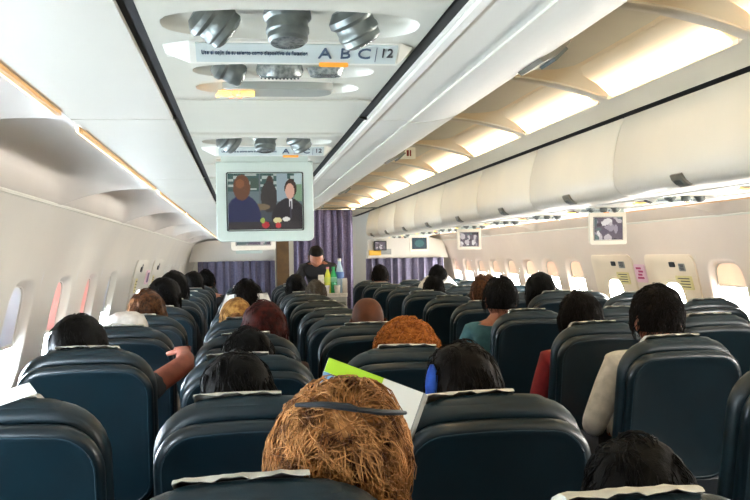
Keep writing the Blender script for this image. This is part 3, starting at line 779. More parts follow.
# ------------------------------------------------------------------ seats
PIV = (0, .17, .45)
def make_seat():
    root = empty('passenger_seat')
    t = radians(14)
    # backrest assembly, built about its pivot, standing upright before the tilt
    mb = MB(); slab(mb, .44, -.02, .680, .115, [(-.022, .03), (-.024, .016), (-.010, .004), (.015, 0), (.035, .006), (.055, .022), (.080, .055), (.085, .10)], dome=.012, taper=.03)
    bk = mb.build('backrest', M_LEATHER, root, PIV, (t, 0, 0), angle=60)
    mb = MB(); slab(mb, .435, .16, .660, .095, [(-.024, .012), (-.050, .002), (-.062, .003), (-.070, .010), (-.073, .020), (-.070, .034), (-.067, .048)], dome=.014, taper=.04)
    sh = mb.build('back_shell', M_SHELL, root, PIV, (t, 0, 0), angle=60)
    mb = MB(); o = rrect(.435-.040, .50-.040, .076, 8, .014, 0, .410)
    pts = [(x*(1-.04*(1-(z-.16)/.50)), -.0722, z) for x, z in o]+[]
    pts.append(pts[0]); mb.tube(pts, .0022, 5); pp = mb.build('rim_sheen', M_SHEEN, None); pp.parent = sh  # thin lighter tube paints the glossy sheen along the rim
    mb = MB(); slab(mb, .30, .54, .688, .05, [(-.014, .03), (-.010, .012), (.0, .003), (.018, .0), (.040, .010), (.070, .030), (.095, .06)], dome=.010)
    hr = mb.build('headrest', M_LEATHER, root, PIV, (t, 0, 0), angle=60)
    # paper cover draped over the headrest
    rnd = random.Random(4); mb = MB(); loops = []
    path = [(.105, .56), (.098, .62), (.078, .660), (.052, .6815), (.036, .6905), (.024, .6945), (.016, .6945)]
    for i in range(15):
        x = -.098+.196*i/14; w = .002*sin(i*1.3)+.0012*sin(i*2.9)
        f = [(x+.002*sin(z*60), y+(w if y > .05 else -abs(w)*.6), z-.012*(2*x/.44)**2+abs(w)*.5+(w*1.5 if k == len(path)-1 else 0)) for k, (y, z) in enumerate(path)]
        bkp = [(p[0], p[1]-.0015 if p[1] > .06 else p[1]+.0012, p[2]-.0016) for p in f[::-1]]
        loops.append(f+bkp)
    mb.loft(loops); mb.build('headrest_cover', M_PAPER, root, PIV, (t, 0, 0), angle=60)
    # tray table folded on the back with latch
    mb = MB(); slab(mb, .385, -.07, .17, .03, [(-.025, 0), (-.060, 0), (-.066, .006), (-.066, .03)]); tr = mb.build('tray_table', M_DARKP, root, PIV, (t, 0, 0))
    mb = MB(); mb.loft([[(x*s, yy, .185+z*s) for x, z in rrect(.075, .020, .009, 5)] for yy, s in ((-.060, 1), (-.076, 1), (-.080, .8))]); lt = mb.build('tray_latch', M_GREYP, None); lt.parent = tr
    mb = MB(); mb.box(-.19, .19, -.075, -.045, -.30, -.09); mb.box(-.18, .18, -.078, -.075, -.12, -.10) ; mb.build('seat_pocket', M_DARKP, root, PIV, (t*.6, 0, 0), smooth=False)
    # cushion, frame, armrest, legs
    mb = MB(); loops = []
    for z, ins in ((.34, .03), (.345, .01), (.38, 0), (.44, 0), (.462, .012), (.468, .05)):
        loops.append([(x, .44+y, z+(.012 if y > .1 else 0)) for x, y in rrect(.45-2*ins, .50-2*ins, .06, 6)])
    mb.loft(loops); mb.build('seat_cushion', M_LEATHER, root, angle=60)
    MB().box(-.22, .22, .20, .66, .29, .34).build('seat_frame', M_DARKP, root, smooth=False)
    mb = MB(); mb.loft([[(-.2475+x, y, .635+z) for x, z in rrect(.042*s, .05*s, .012, 4)] for y, s in ((.16, .7), (.17, 1), (.54, 1), (.56, .6))])
    ar = mb.build('armrest', M_DARKP, root)
    MB().box(-.262, -.233, .17, .22, .34, .62).build('armrest_bracket', M_DARKP, None, smooth=False).parent = ar
    for yy in (.24, .60):
        MB().tube([(0, yy, 0), (0, yy, .30)], .018, 8).build('leg', M_METAL, root)
    return root
BACKN = ('backrest', 'back_shell', 'headrest', 'headrest_cover', 'tray_table', 'seat_pocket')
proto = make_seat()
first = [True]
REST = [None]
def place_seat(x, y, label, group=None, dt=0, dz=0, cover=True, cdx=0, cyaw=0):
    o = proto if first[0] else copy_tree(REST[0])
    if first[0]:
        REST[0] = proto; first[0] = False
    # recline changes the angle about the pivot; y given is the headrest's top
    t = radians(14+dt)
    yy = y-(.17-.70*sin(t))
    o.location = (x, yy, dz)
    for ch in list(o.children):
        nm = ch.name.split('.')[0]
        if nm in BACKN: ch.rotation_euler.x = t*(.6 if nm == 'seat_pocket' else 1)
        if nm == 'headrest_cover':
            if not cover: bpy.data.objects.remove(ch)
            elif cdx or cyaw: ch.location.x += cdx; ch.rotation_euler.y = cyaw
    tag(o, label, 'seat', group)
    if group is None and 'group' in o: del o['group']
    return o
XA, XB, XCC = -.505, .012, .53
XD, XE, XF = 1.53, 2.045, 2.56
R0 = [1.285, 2.02, 2.88, 3.68, 4.62, 5.45, 6.3, 7.1, 7.9, 8.7, 9.5, 10.3]
RA = [1.10, 1.95, 2.98, 3.85, 4.65, 5.5, 6.45, 7.2, 8.0, 8.8, 9.6, 10.4]
RCc = [1.13, 1.90, 2.97, 3.83, 4.62, 5.3, 6.2, 7.1, 7.9, 8.6, 9.5, 10.3]
RR = [2.26, 3.0, 3.70, 4.66, 5.62, 6.5, 7.4, 8.25, 9.1, 9.95, 10.8]
ordn = ['first', 'second', 'third', 'fourth', 'fifth', 'sixth', 'seventh', 'eighth', 'ninth', 'tenth', 'eleventh', 'twelfth']
labs = {
 ('A', 1): 'bright blue lit seat back at bottom left, white paper slip on its top',
 ('A', 2): 'dark seat with a wide rounded back below the black haired head by the window',
 ('A', 3): 'blue lit seat back at left, beside the reddish bare arm',
 ('B', 0): 'dark teal seat at bottom centre holding the reader with sunglasses in the hair',
 ('B', 1): 'teal seat with long white cover, left of the golden haired reader',
 ('B', 2): 'seat with white cover corners showing both sides of a black haired head',
 ('B', 3): 'teal seat behind which the dark red haired passenger sits',
 ('C', 0): 'seat at bottom right edge with crumpled white cover, below the black head',
 ('C', 1): 'large dark seat right of the golden haired reader, white cover on top',
 ('C', 2): 'dark seat below the curly copper hair',
 ('C', 3): 'dark seat below the bald head',
 ('C', 4): 'dark seat just behind the bald head seat, small piece of cover showing',
 ('D', 0): 'black seat cut by the right picture edge at the lower right corner',
 ('D', 1): 'large black seat on the right, its white shirted passenger with short dark hair',
 ('D', 2): 'dark seat beside the aisle on the right holding the passenger in red sleeves',
 ('D', 3): 'dark seat beside the aisle holding the passenger in a teal shirt',
 ('E', 4): 'seat with pale reflecting back on the right, black head showing over its top',
 ('F', 4): 'seat with bright pale reflecting back below the farther hatch panel',
 ('F', 3): 'seat with pale grey back right of the white shirted passenger, under the hatch panels',
 ('E', 2): 'grey seat at the right picture edge with white cover, beyond the large black seat',
}
def lab(colm, i, y):
    if (colm, i) in labs: return labs[(colm, i)], None
    blk = 'left block' if colm in 'ABC' else 'right block'
    pos = {'A': 'window seat', 'B': 'middle seat', 'C': 'aisle seat', 'D': 'aisle seat', 'E': 'middle seat', 'F': 'window seat'}[colm]
    nm = ordn[i] if blk == 'left block' else ordn[i]
    return 'dark teal %s of the %s, in the %s row from the camera' % (pos, blk, nm), None
for i in range(12):
    for colm, X, R in (('A', XA, RA), ('B', XB, R0), ('C', XCC, RCc)):
        l, g = lab(colm, i, R[i])
        dt = {('A', 0): 14, ('B', 0): 1, ('A', 1): 1, ('B', 1): 0, ('C', 0): 3, ('C', 1): 0, ('A', 3): -2}.get((colm, i), random.uniform(-2, 2) if i > 4 else 0)
        place_seat(X, R[i], l, g, dt, {('A', 0): 0, ('B', 0): -.008, ('C', 0): -.015, ('C', 3): .015}.get((colm, i), .028 if colm == 'A' else 0), cdx=random.uniform(-.02, .02), cyaw=random.uniform(-.03, .03))
for i in range(11):
    for colm, X, R in (('D', XD, RR), ('E', XE, RR), ('F', XF, RR)):
        if i == 0 and colm != 'D': continue
        l, g = lab(colm, i, R[i])
        place_seat(X, R[i], l, g, random.uniform(-2, 2) if i > 4 else 0, {('E', 4): .05, ('F', 4): .03, ('F', 3): .03, ('E', 2): .02}.get((colm, i), 0), cdx=random.uniform(-.02, .02), cyaw=random.uniform(-.03, .03))
#__PART3__
# ------------------------------------------------------------------ people
def eval_mesh(o):
    dg = bpy.context.evaluated_depsgraph_get(); return bpy.data.meshes.new_from_object(o.evaluated_get(dg))
def skinned(verts, edges, radii, root=0, sub=2, remesh=None, extra=None, name='body'):
    me = bpy.data.meshes.new('t'); me.from_pydata(verts, edges, []); me.update()
    bm = bmesh.new(); bm.from_mesh(me); ly = bm.verts.layers.skin.verify()
    for v, r in zip(bm.verts, radii): v[ly].radius = r if isinstance(r, tuple) else (r, r); v[ly].use_root = (v.index == root)
    bm.to_mesh(me); bm.free()
    o = bpy.data.objects.new('t', me); COL.objects.link(o)
    o.modifiers.new('s', 'SKIN'); m = o.modifiers.new('u', 'SUBSURF'); m.levels = sub; m.render_levels = sub
    r = eval_mesh(o); bpy.data.objects.remove(o)
    if extra or remesh:
        bm = bmesh.new(); bm.from_mesh(r)
        for e in (extra or []): bm.from_mesh(e)
        bm.to_mesh(r); bm.free()
    if remesh:
        o = bpy.data.objects.new('t', r); COL.objects.link(o)
        m = o.modifiers.new('r', 'REMESH'); m.mode = 'VOXEL'; m.voxel_size = remesh
        m = o.modifiers.new('k', 'SMOOTH'); m.factor = .5; m.iterations = 3
        r2 = eval_mesh(o); bpy.data.objects.remove(o); r = r2
    for p in r.polygons: p.use_smooth = True
    r.name = name; return r
HC = Vector((0, .262, 1.125))      # head centre, seated figure facing +Y
def head_mesh():
    mb = MB(); n = 28; loops = []
    for j in range(1, 22):
        ph = pi*j/22; z = cos(ph); s = (1-abs(z)**2.5)**.44 if z > 0 else sin(ph); l = []
        for i in range(n):
            a = 2*pi*i/n; x = s*sin(a); y = s*cos(a)     # y forward
            X = x*.076; Y = y*.096; Z = z*.116
            if z < 0: X *= 1-.30*(-z)**1.5; Y = Y*(1-.22*(-z)) + (.012 if y > 0 else .018)*(-z)
            if z < -.3 and y < 0: Y *= .72
            # nose, brow, eye sockets, mouth, chin
            if y > .75 and abs(x) < .25: Y += .022*exp(-((z+.18)/.16)**2)*exp(-(x/.13)**2)
            if y > .5: Y -= .008*exp(-((z-.02)/.10)**2)*(exp(-((x-.42)/.16)**2)+exp(-((x+.42)/.16)**2))
            if y > .6: Y += .006*exp(-((z+.50)/.06)**2)*exp(-(x/.28)**2); Y += .007*exp(-((z+.85)/.12)**2)
            l.append((HC.x+X, HC.y+Y, HC.z+Z))
        loops.append(l)
    mb.loft(loops)
    for s in (-1, 1):   # ears
        lo = []
        for q, w in ((0, .6), (.35, 1.0), (.8, 1.05), (1.0, .8)):
            lo.append([(HC.x+s*(.070+.018*q), HC.y-.004-.006*q+.017*w*cos(2*pi*k/14), HC.z-.012+.032*w*sin(2*pi*k/14)) for k in range(14)])
        mb.loft(lo)
    return mb.mesh('head')
HEADM = head_mesh()
def hand_chain(wrist, dirv, side, curl=.5):
    """palm and five unequal fingers as skin chains; returns verts, edges, radii to append"""
    d = Vector(dirv).normalized(); up = Vector((0, 0, 1)); s = d.cross(up).normalized()*side; up = s.cross(d)*side
    if up.z < 0: up = -up
    V = []; E = []; Rr = []
    w = Vector(wrist); pal = w+d*.045; V += [pal]; Rr += [(.026, .014)]; E += [(-1, 0)]
    for k, (off, ln) in enumerate(((-.027, .062), (-.009, .074), (.009, .069), (.026, .054))):
        b = w+d*.085+s*off; V.append(b); Rr.append(.0098); bi = len(V)-1; E.append((0, bi))
        a = curl*.5; p = b; last = bi
        for q in range(3):
            seg = ln*(.42, .32, .26)[q]; dd = (d*cos(a)-up*sin(a)).normalized(); p = p+dd*seg; V.append(p); Rr.append((.0088, .008, .0066)[q]); E.append((last, len(V)-1)); last = len(V)-1; a += curl
    b = w+d*.03-s*.026; V.append(b); Rr.append(.012); E.append((0, len(V)-1)); last = len(V)-1
    p = b
    for q, (sg, an) in enumerate(((.032, .9), (.026, .6))):
        p = p+(d*cos(an)-s*sin(an)*.9-up*.25).normalized()*sg; V.append(p); Rr.append((.0105, .009)[q]); E.append((last, len(V)-1)); last = len(V)-1
    return V, E, Rr
POSES = {
 'lap': dict(le=(-.195, .33, .74), lw=(-.10, .54, .64), re=(.195, .33, .74), rw=(.10, .54, .64)),
 'elbow': dict(le=(-.225, .30, .72), lw=(-.13, .50, .68), re=(.19, .33, .74), rw=(.10, .54, .64)),
 'read': dict(le=(-.20, .40, .80), lw=(-.06, .60, .93), re=(.22, .42, .82), rw=(.16, .62, .95)),
 'armout': dict(le=(-.195, .33, .74), lw=(-.10, .54, .64), re=(.345, .42, 1.05), rw=(.325, .62, 1.07)),
}
PM = {}
def body_meshes(pose, mskin, shirtm):
    key = pose
    if key not in PM:
        q = POSES[pose]
        V = [(0, .37, .57), (0, .345, .70), (0, .31, .85), (0, .275, .965), (0, .262, 1.02), (0, .262, 1.09)]
        R_ = [(.15, .115), (.135, .105), (.155, .11), (.115, .085), .055, .052]
        E = [(0, 1), (1, 2), (2, 3), (3, 4), (4, 5)]
        SL = []
        for sd, e, w in ((-1, q['le'], q['lw']), (1, q['re'], q['rw'])):
            b = len(V); sh = (sd*.15, .272, .945)
            mid = tuple((a+c)/2 for a, c in zip(sh, e)); V += [sh, mid, e, tuple((a+c)/2 for a, c in zip(e, w)), w]
            R_ += [.058, .046, .040, .036, .025]; E += [(3, b), (b, b+1), (b+1, b+2), (b+2, b+3), (b+3, b+4)]
            d = Vector(w)-Vector(e)
            hv, he, hr = hand_chain(w, d, sd, .45 if pose != 'read' else .7)
            o = len(V); V += [tuple(x) for x in hv]; R_ += hr; E += [((b+4) if a == -1 else o+a, o+c) for a, c in he]
            SL.append((sh, mid, e, w))
        for sd in (-1, 1):
            b = len(V); V += [(sd*.09, .40, .56), (sd*.11, .62, .565), (sd*.12, .80, .55), (sd*.12, .80, .33), (sd*.12, .77, .10), (sd*.125, .87, .045)]
            R_ += [.088, .075, .058, .052, .038, (.035, .028)]; E += [(0, b), (b, b+1), (b+1, b+2), (b+2, b+3), (b+3, b+4), (b+4, b+5)]
        body = skinned(V, E, R_, 0, 1, None, [HEADM], 'person')
        # shirt: torso and sleeves, a little larger
        V2 = [(0, .37, .60), (0, .345, .70), (0, .31, .85), (0, .275, .965), (0, .264, 1.005)]; R2 = [(.165, .128), (.150, .118), (.168, .122), (.152, .128), .076]; E2 = [(0, 1), (1, 2), (2, 3), (3, 4)]
        for sh, mid, e, w in SL:
            if pose == 'armout': e, w = mid, mid; mid = tuple((a+c)/2 for a, c in zip(sh, e)); w = tuple(a+(c-a)*1.3 for a, c in zip(mid, e))
            b = len(V2); V2 += [sh, mid, e, tuple(a+(c-a)*.85 for a, c in zip(e, w))]; R2 += [.062, .056, .050, .038]; E2 += [(3, b), (b, b+1), (b+1, b+2), (b+2, b+3)]
        shirt = skinned(V2, E2, R2, 0, 2, None, None, 'shirt')
        V3 = [(0, .37, .56)]; R3 = [(.165, .12)]; E3 = []
        for sd in (-1, 1):
            b = len(V3); V3 += [(sd*.09, .42, .56), (sd*.11, .62, .565), (sd*.12, .80, .55), (sd*.12, .80, .33), (sd*.12, .77, .12)]
            R3 += [.098, .086, .070, .062, .052]; E3 += [(0, b), (b, b+1), (b+1, b+2), (b+2, b+3), (b+3, b+4)]
        trou = skinned(V3, E3, R3, 0, 1, None, None, 'trousers')
        PM[key] = (body, shirt, trou)
    return PM[key]
def hair_shell(kind, seed=0):
    """cap of hair around the skull, with its own clumps"""
    mb = MB(); n = 56; m = 44; loops = []; rv = Vector((seed*3.1, seed*1.7, 0))
    thick = {'short': .010, 'long': .018, 'bob': .022, 'curly': .030, 'bun': .014, 'hero': .022, 'buzz': .004}[kind]
    low = {'short': -.38, 'long': -1.25, 'bob': -.95, 'curly': -.70, 'bun': -.45, 'hero': -.9, 'buzz': -.35}[kind]
    for j in range(m+1):
        t = j/m; zz = 1-(1-low)*t**1.5; l = []
        zc = max(-.98, min(1, zz)); s = max(0, 1-abs(zc)**2.5)**.44 if zz > 0 else (1-.12*(-zz)**2)
        s = max(s, .001)
        for i in range(n):
            a = 2*pi*i/n; x = s*sin(a); y = s*cos(a)
            front = max(0, cos(a))
            nz = noise.noise(Vector((x*2.2, y*2.2, zz*2.0))+rv)
            fine = noise.noise(Vector((x*9, y*9, zz*3.5))+rv)
            wv = noise.noise(Vector((x*20, y*20, zz*6))+rv)
            if kind == 'curly': bumpv = .010*nz+.010*fine+.007*wv
            elif kind in ('hero', 'bob', 'long'): bumpv = .007*nz+.0035*fine+.0015*wv
            else: bumpv = .004*nz+.0020*fine+.001*wv
            th = thick+bumpv
            if kind == 'short' and zz < 0: th *= max(.15, 1+zz/.42)
            if kind == 'bun' and zz < 0: th *= max(.2, 1+zz/.55)
            # face opening
            if front > .35 and zz < .42-.0*front: th = -.010
            elif front > .2 and zz < .30: th = min(th, .001)
            zf = zz if zz > -1 else zz
            l.append((HC.x+x*(.076+th), HC.y+y*(.098+th)-.002, HC.z+zf*(.116+th*.9)))
        loops.append(l)
    mb.loft(loops); me = mb.mesh('hair', True, 80); return me
HM = {}
def strands(seed, count, length, lift, curl, width, m, spread=1.0, low=-.55, whorl=(0, -.35, .9), down=.9):
    """locks of hair lying over the shell, real tapered tubes"""
    rnd = random.Random(seed); cu = bpy.data.curves.new('hair_locks', 'CURVE'); cu.dimensions = '3D'; cu.bevel_depth = width; cu.bevel_resolution = 0; cu.use_fill_caps = True
    for _ in range(count):
        z = low+(1-low)*rnd.random()**.8; a = rnd.uniform(-pi, pi)
        s = sqrt(max(0, 1-min(1, z*z))); nrm = Vector((s*sin(a), s*cos(a), z))
        if nrm.y > .45 and z < .45: continue
        p = nrm.copy(); N = 8; sp = cu.splines.new('POLY'); sp.points.add(N-1)
        f = Vector(whorl)
        ph = rnd.uniform(0, 6.28); ln = length*rnd.uniform(.6, 1.2)
        clump = Vector((noise.noise(nrm*3+Vector((seed, 0, 0))), noise.noise(nrm*3+Vector((0, seed, 5))), noise.noise(nrm*3+Vector((9, 0, seed)))))
        t = (nrm-f)*.8+Vector((0, 0, -down))+clump*1.6*spread
        for k in range(N):
            q = k/(N-1)
            tt = (t-p*t.dot(p)); tt = tt.normalized() if tt.length > 1e-4 else Vector((1, 0, 0))
            side = p.cross(tt)
            w = curl*sin(q*9+ph)
            L_ = 1+lift*(.35+.65*sin(pi*min(1, q*.9+.1)))*(1+.5*clump.x)
            pos = Vector((p.x*(.078)*L_, p.y*(.100)*L_, p.z*(.118)*(1+(L_-1)*.6))) + side*w*.008
            sp.points[k].co = (HC.x+pos.x, HC.y+pos.y, HC.z+pos.z, 1); sp.points[k].radius = (1-.75*q**2)*rnd.uniform(.7, 1.1)
            p = (p+tt*ln/(N-1)+side*w*.10).normalized() if p.z > low-.1 else p+Vector((0, 0, -ln/(N-1)))
    o = bpy.data.objects.new('t', cu); COL.objects.link(o); me = eval_mesh(o); bpy.data.objects.remove(o); bpy.data.curves.remove(cu)
    for p_ in me.polygons: p_.use_smooth = True
    me.name = 'hair_locks'; return me
def shirt_mat(c): return mat('cloth_%d_%d_%d' % c, L(c), .85, L(tuple(int(v*.88) for v in c)), 25, .4, 150)
TR = mat('cloth_trousers', L((34, 36, 44)), .9, L((26, 28, 36)), 25)
def person(x, y, top, label, hair='short', hm=H_BLACK, shirt=(40, 44, 52), pose='lap', base=None, yaw=0, skin=M_SKIN, group=None, seed=0, nolocks=False):
    """x, y = where the head is; top = height of the crown"""
    s = top/1.243; bx = x if base is None else base
    root_y = y-HC.y*s
    body, sh, tr = body_meshes(pose, skin, None)
    b = bpy.data.objects.new('person', body.copy()); link(b); b.data.materials.append(skin)
    b.location = (bx, root_y, 0.0); b.scale = (s, s, s); b.rotation_euler = (0, math.asin(max(-.4, min(.4, (x-bx)/(1.125*s)))), 0)
    tag(b, label, 'person', group)
    o = bpy.data.objects.new('shirt', sh.copy()); link(o); o.data.materials.append(shirt_mat(shirt)); o.parent = b
    o = bpy.data.objects.new('trousers', tr); link(o); o.parent = b
    if not tr.materials: tr.materials.append(TR)
    if hair:
        me = hair_shell(hair, seed); o = bpy.data.objects.new('hair', me); link(o); me.materials.append(hm); o.parent = b
    if hair in ('short', 'long', 'bob') and not nolocks:
        key = ('L', hair, seed % 2)
        if key not in HM: HM[key] = strands(70+seed % 2, 900, .7 if hair != 'short' else .4, .24 if hair == 'short' else .30, .35, .0016, hm, 1.0, -.35 if hair == 'short' else -.8)
        me = HM[key].copy(); o = bpy.data.objects.new('hair_locks', me); link(o); me.materials.append(hm); o.parent = b
    return b
def locks(p, me, m):
    o = bpy.data.objects.new('hair_locks', me); link(o); me.materials.append(m); o.parent = p; return o
# left block
hero = person(.153, 1.50, 1.19, 'passenger with messy golden brown hair and sunglasses pushed up, reading a booklet', 'hero', H_GOLD, (60, 58, 56), 'read', base=.07, seed=3)
locks(hero, strands(11, 3600, 1.15, .62, 1.3, .0014, H_GOLD, 1.5, -.85, (.1, -.75, .5), .5), H_GOLD)
person(.525, 2.14, 1.200, 'passenger with dark brown hair seated behind the bright booklet, right of it', 'long', H_DARK, (50, 40, 44), seed=4)
person(.625, 1.38, 1.115, 'black haired passenger at bottom right, head low behind the crumpled white cover', 'long', H_BLACK, (40, 40, 44), seed=5)
person(-.018, 2.24, 1.185, 'black haired passenger in the middle seat left of the booklet, head over long white cover', 'long', H_BLACK, (36, 36, 42), seed=6)
person(.010, 3.06, 1.178, 'passenger with black hair between two white cover corners', 'long', H_BLACK, (34, 36, 40), seed=7)
p = person(-.555, 3.16, 1.232, 'passenger with round black hair beside the left window', 'bob', H_BLACK, (60, 64, 70), 'armout', base=-.51, seed=8, skin=M_SKIND)
p = person(.085, 3.90, 1.225, 'passenger with dark red hair in the left block', 'bob', H_RED, (70, 40, 36), seed=9)
p = person(-.04, 4.86, 1.205, 'passenger with blond curly hair tied in a knot, left of the red hair', 'bun', H_BLOND, (150, 130, 110), seed=10)
locks(p, strands(21, 260, 1.0, .20, 2.0, .004, H_BLOND, 1.0, -.3), H_BLOND)
M_ = Matrix.Translation((HC.x, HC.y-.10, HC.z+.03)); mb = MB(); mb.lathe([(.001, .03), (.022, .024), (.036, .006), (.034, -.012), (.018, -.026), (.001, -.03)], 16, M_); mb.build('hair_knot', H_GOLD, p)
p = person(.02, 5.66, 1.285, 'dark haired passenger with a white cloth around the shoulders, below the far left curtain', 'short', H_DARK, (214, 212, 206), seed=11)
mb = MB(); lo = []
for q, z, r in ((0, 1.165, .106), (.3, 1.13, .118), (.6, 1.08, .135), (.9, 1.0, .16), (1, .97, .15)):
    lo.append([(HC.x+r*1.15*cos(2*pi*k/24)*(1+.04*sin(k*1.9)), HC.y+r*.8*sin(2*pi*k/24)*(1+.04*cos(k*2.3)), z+.006*sin(k*1.3)) for k in range(24)])
mb.loft(lo, False, False); mb.build('white_shawl', M_WHITEC, p)
p = person(-.50, 3.98, 1.20, 'passenger wearing a white brimmed cap by the left window', 'short', H_DARK, (226, 224, 216), seed=12, nolocks=True)
mb = MB(); M_ = Matrix.Translation((HC.x, HC.y-.005, HC.z+.022)); mb.lathe([(.125, -.012), (.128, -.006), (.098, .006), (.094, .05), (.078, .085), (.045, .104), (.001, .108)], 28, M_); mb.build('cap', M_WHITEC, p)
person(-.505, 4.86, 1.255, 'passenger with streaked brown hair just beyond the white cap, left window side', 'long', H_MIX, (70, 54, 46), seed=13)
person(-.49, 5.75, 1.30, 'passenger with black hair at the left window, nearer of the two overlapping heads', 'bob', H_BLACK, (40, 40, 44), seed=14)
person(-.50, 6.70, 1.325, 'passenger with black hair at the left window, farther of the two overlapping heads', 'bob', H_BLACK, (40, 40, 44), seed=15)
person(-.49, 9.05, 1.29, 'black haired passenger far along the left wall, nearer of the far pair', 'bob', H_BLACK, (36, 38, 44), seed=16)
person(-.40, 9.9, 1.30, 'black haired passenger far along the left wall, farther of the far pair', 'short', H_BLACK, (36, 38, 44), seed=17)
person(.57, 4.16, 1.235, 'bald passenger with brown skin in the aisle seat of the left block', None, H_BLACK, (60, 60, 66), skin=mat('skin_bald', L((92, 52, 32)), .6, L((76, 44, 28)), 20, spec=.2), seed=18)
p = person(.575, 3.20, 1.165, 'passenger with curly copper hair above a dark seat', 'curly', H_COPPER, (90, 70, 60), seed=19)
locks(p, strands(31, 1500, .55, .62, 3.2, .0022, H_COPPER, 1.6, -.2), H_COPPER)
person(.49, 8.5, 1.25, 'dark haired passenger far in the left block, left of the crew member', 'bob', H_BLACK, (40, 34, 38), seed=20)
person(.62, 7.8, 1.215, 'dark haired passenger in the left block just in front of the trolley', 'short', mat('hair_olive_brown', L((62, 50, 30)), .5), (40, 38, 36), seed=21)
# right block
man = person(1.585, 3.30, 1.285, 'man with short dark brown hair and white shirt, arm out into the aisle', 'short', mat('hair_short_brown', L((26, 18, 12)), .6, L((12, 9, 7)), 40, .6, 300, spec=.12), (226, 222, 216), 'elbow', base=1.53, seed=22, nolocks=True)  # this brown is the hair's own colour
locks(man, strands(41, 1100, .45, .24, .5, .0018, H_DARK, 1.0, -.3), H_DARK)
person(1.515, 3.92, 1.235, 'passenger with brown hair and red sleeves in an aisle seat on the right', 'long', H_DARK, (130, 20, 24), 'lap', base=1.53, seed=23)
person(1.425, 4.90, 1.290, 'dark haired passenger in a teal shirt leaning into the aisle', 'short', H_BLACK, (62, 110, 122), 'elbow', base=1.37, seed=24)
person(1.60, 5.86, 1.28, 'passenger with brown hair showing right behind the head of the teal shirted one', 'short', H_MIX, (70, 60, 56), seed=25)
person(1.985, 5.86, 1.275, 'black haired passenger in front of the right windows, over a pale seat back', 'bob', H_BLACK, (50, 50, 56), seed=26)
person(1.62, 7.6, 1.235, 'dark haired passenger in an aisle seat left of the white cap', 'short', H_BLACK, (70, 46, 40), seed=27)
p = person(2.03, 9.3, 1.305, 'passenger with white clothing and dark hair by the far right windows', 'short', H_BLACK, (232, 230, 226), seed=29)
mb = MB(); lo = []
for z, r in ((1.15, .085), (1.12, .115), (1.06, .16), (.99, .19)):
    lo.append([(HC.x+r*1.2*cos(2*pi*k/24), HC.y+r*.8*sin(2*pi*k/24), z+.006*sin(k*1.3)) for k in range(24)])
mb.loft(lo, False, False); mb.build('white_hood', M_WHITEC, p)
person(1.55, 10.2, 1.31, 'dark haired passenger farthest in the right block, in front of the purple curtain', 'short', H_DARK, (40, 36, 40), seed=30)
# crew member standing in the aisle behind the trolley, bending over
def crew():
    V = [(0, 0, .95), (0, -.02, 1.10), (-.02, -.06, 1.22), (-.05, -.12, 1.32), (-.06, -.15, 1.37), (-.065, -.17, 1.41)]
    R_ = [(.15, .11), (.13, .10), (.15, .11), (.11, .08), .05, .05]; E = [(0, 1), (1, 2), (2, 3), (3, 4), (4, 5)]
    for sd, e, w in ((-1, (-.30, -.20, 1.12), (-.26, -.42, 1.08)), (1, (.20, -.22, 1.10), (.13, -.42, 1.12))):
        b = len(V); sh = (-.04+sd*.16, -.10, 1.30); V += [sh, tuple((a+c)/2 for a, c in zip(sh, e)), e, tuple((a+c)/2 for a, c in zip(e, w)), w]; R_ += [.056, .046, .040, .035, .025]
        E += [(3, b), (b, b+1), (b+1, b+2), (b+2, b+3), (b+3, b+4)]
        hv, he, hr = hand_chain(w, Vector(w)-Vector(e), sd, .6); o = len(V); V += [tuple(x) for x in hv]; R_ += hr; E += [((b+4) if a == -1 else o+a, o+c) for a, c in he]
    for sd in (-1, 1):
        b = len(V); V += [(sd*.09, 0, .88), (sd*.095, .01, .50), (sd*.095, .02, .10), (sd*.10, -.09, .04)]; R_ += [.09, .058, .038, (.035, .028)]; E += [(0, b), (b, b+1), (b+1, b+2), (b+2, b+3)]
    hm = HEADM.copy(); M = Matrix.Translation((-.068, -.19, 1.40)) @ Matrix.Rotation(pi, 4, 'Z') @ Matrix.Rotation(-.5, 4, 'X') @ Matrix.Translation((-HC.x, -HC.y, -HC.z+.03))
    hm.transform(M)
    body = skinned(V, E, R_, 0, 1, None, [hm], 'person'); b = bpy.data.objects.new('person', body); link(b); body.materials.append(M_SKIN)
    sh = skinned([v for v in V[:4]]+[(-.20, -.10, 1.30), (-.30, -.20, 1.12), (-.27, -.36, 1.09), (.12, -.10, 1.30), (.20, -.22, 1.10), (.15, -.36, 1.115), (-.058, -.145, 1.365)], [(3, 10), (0, 1), (1, 2), (2, 3), (3, 4), (4, 5), (5, 6), (3, 7), (7, 8), (8, 9)], [(.165, .125), (.145, .115), (.165, .125), (.165, .14), .068, .052, .04, .068, .052, .04, .085], 0, 2, None, None, 'jacket')
    o = bpy.data.objects.new('jacket', sh); link(o); sh.materials.append(shirt_mat((22, 22, 28))); o.parent = b
    tr = skinned([(0, 0, .93), (-.09, 0, .86), (-.095, .01, .50), (-.095, .02, .10), (.09, 0, .86), (.095, .01, .50), (.095, .02, .10)], [(0, 1), (1, 2), (2, 3), (0, 4), (4, 5), (5, 6)], [(.16, .12), .105, .075, .06, .105, .075, .06], 0, 1, None, None, 'trousers')
    o = bpy.data.objects.new('trousers', tr); link(o); tr.materials.append(TR); o.parent = b
    hs = hair_shell('short', 40); hs.transform(M); o = bpy.data.objects.new('hair', hs); link(o); hs.materials.append(H_BLACK); o.parent = b
    b.location = (.86, 10.05, 0); tag(b, 'crew member in dark uniform bending over the drinks trolley', 'person')
crew()
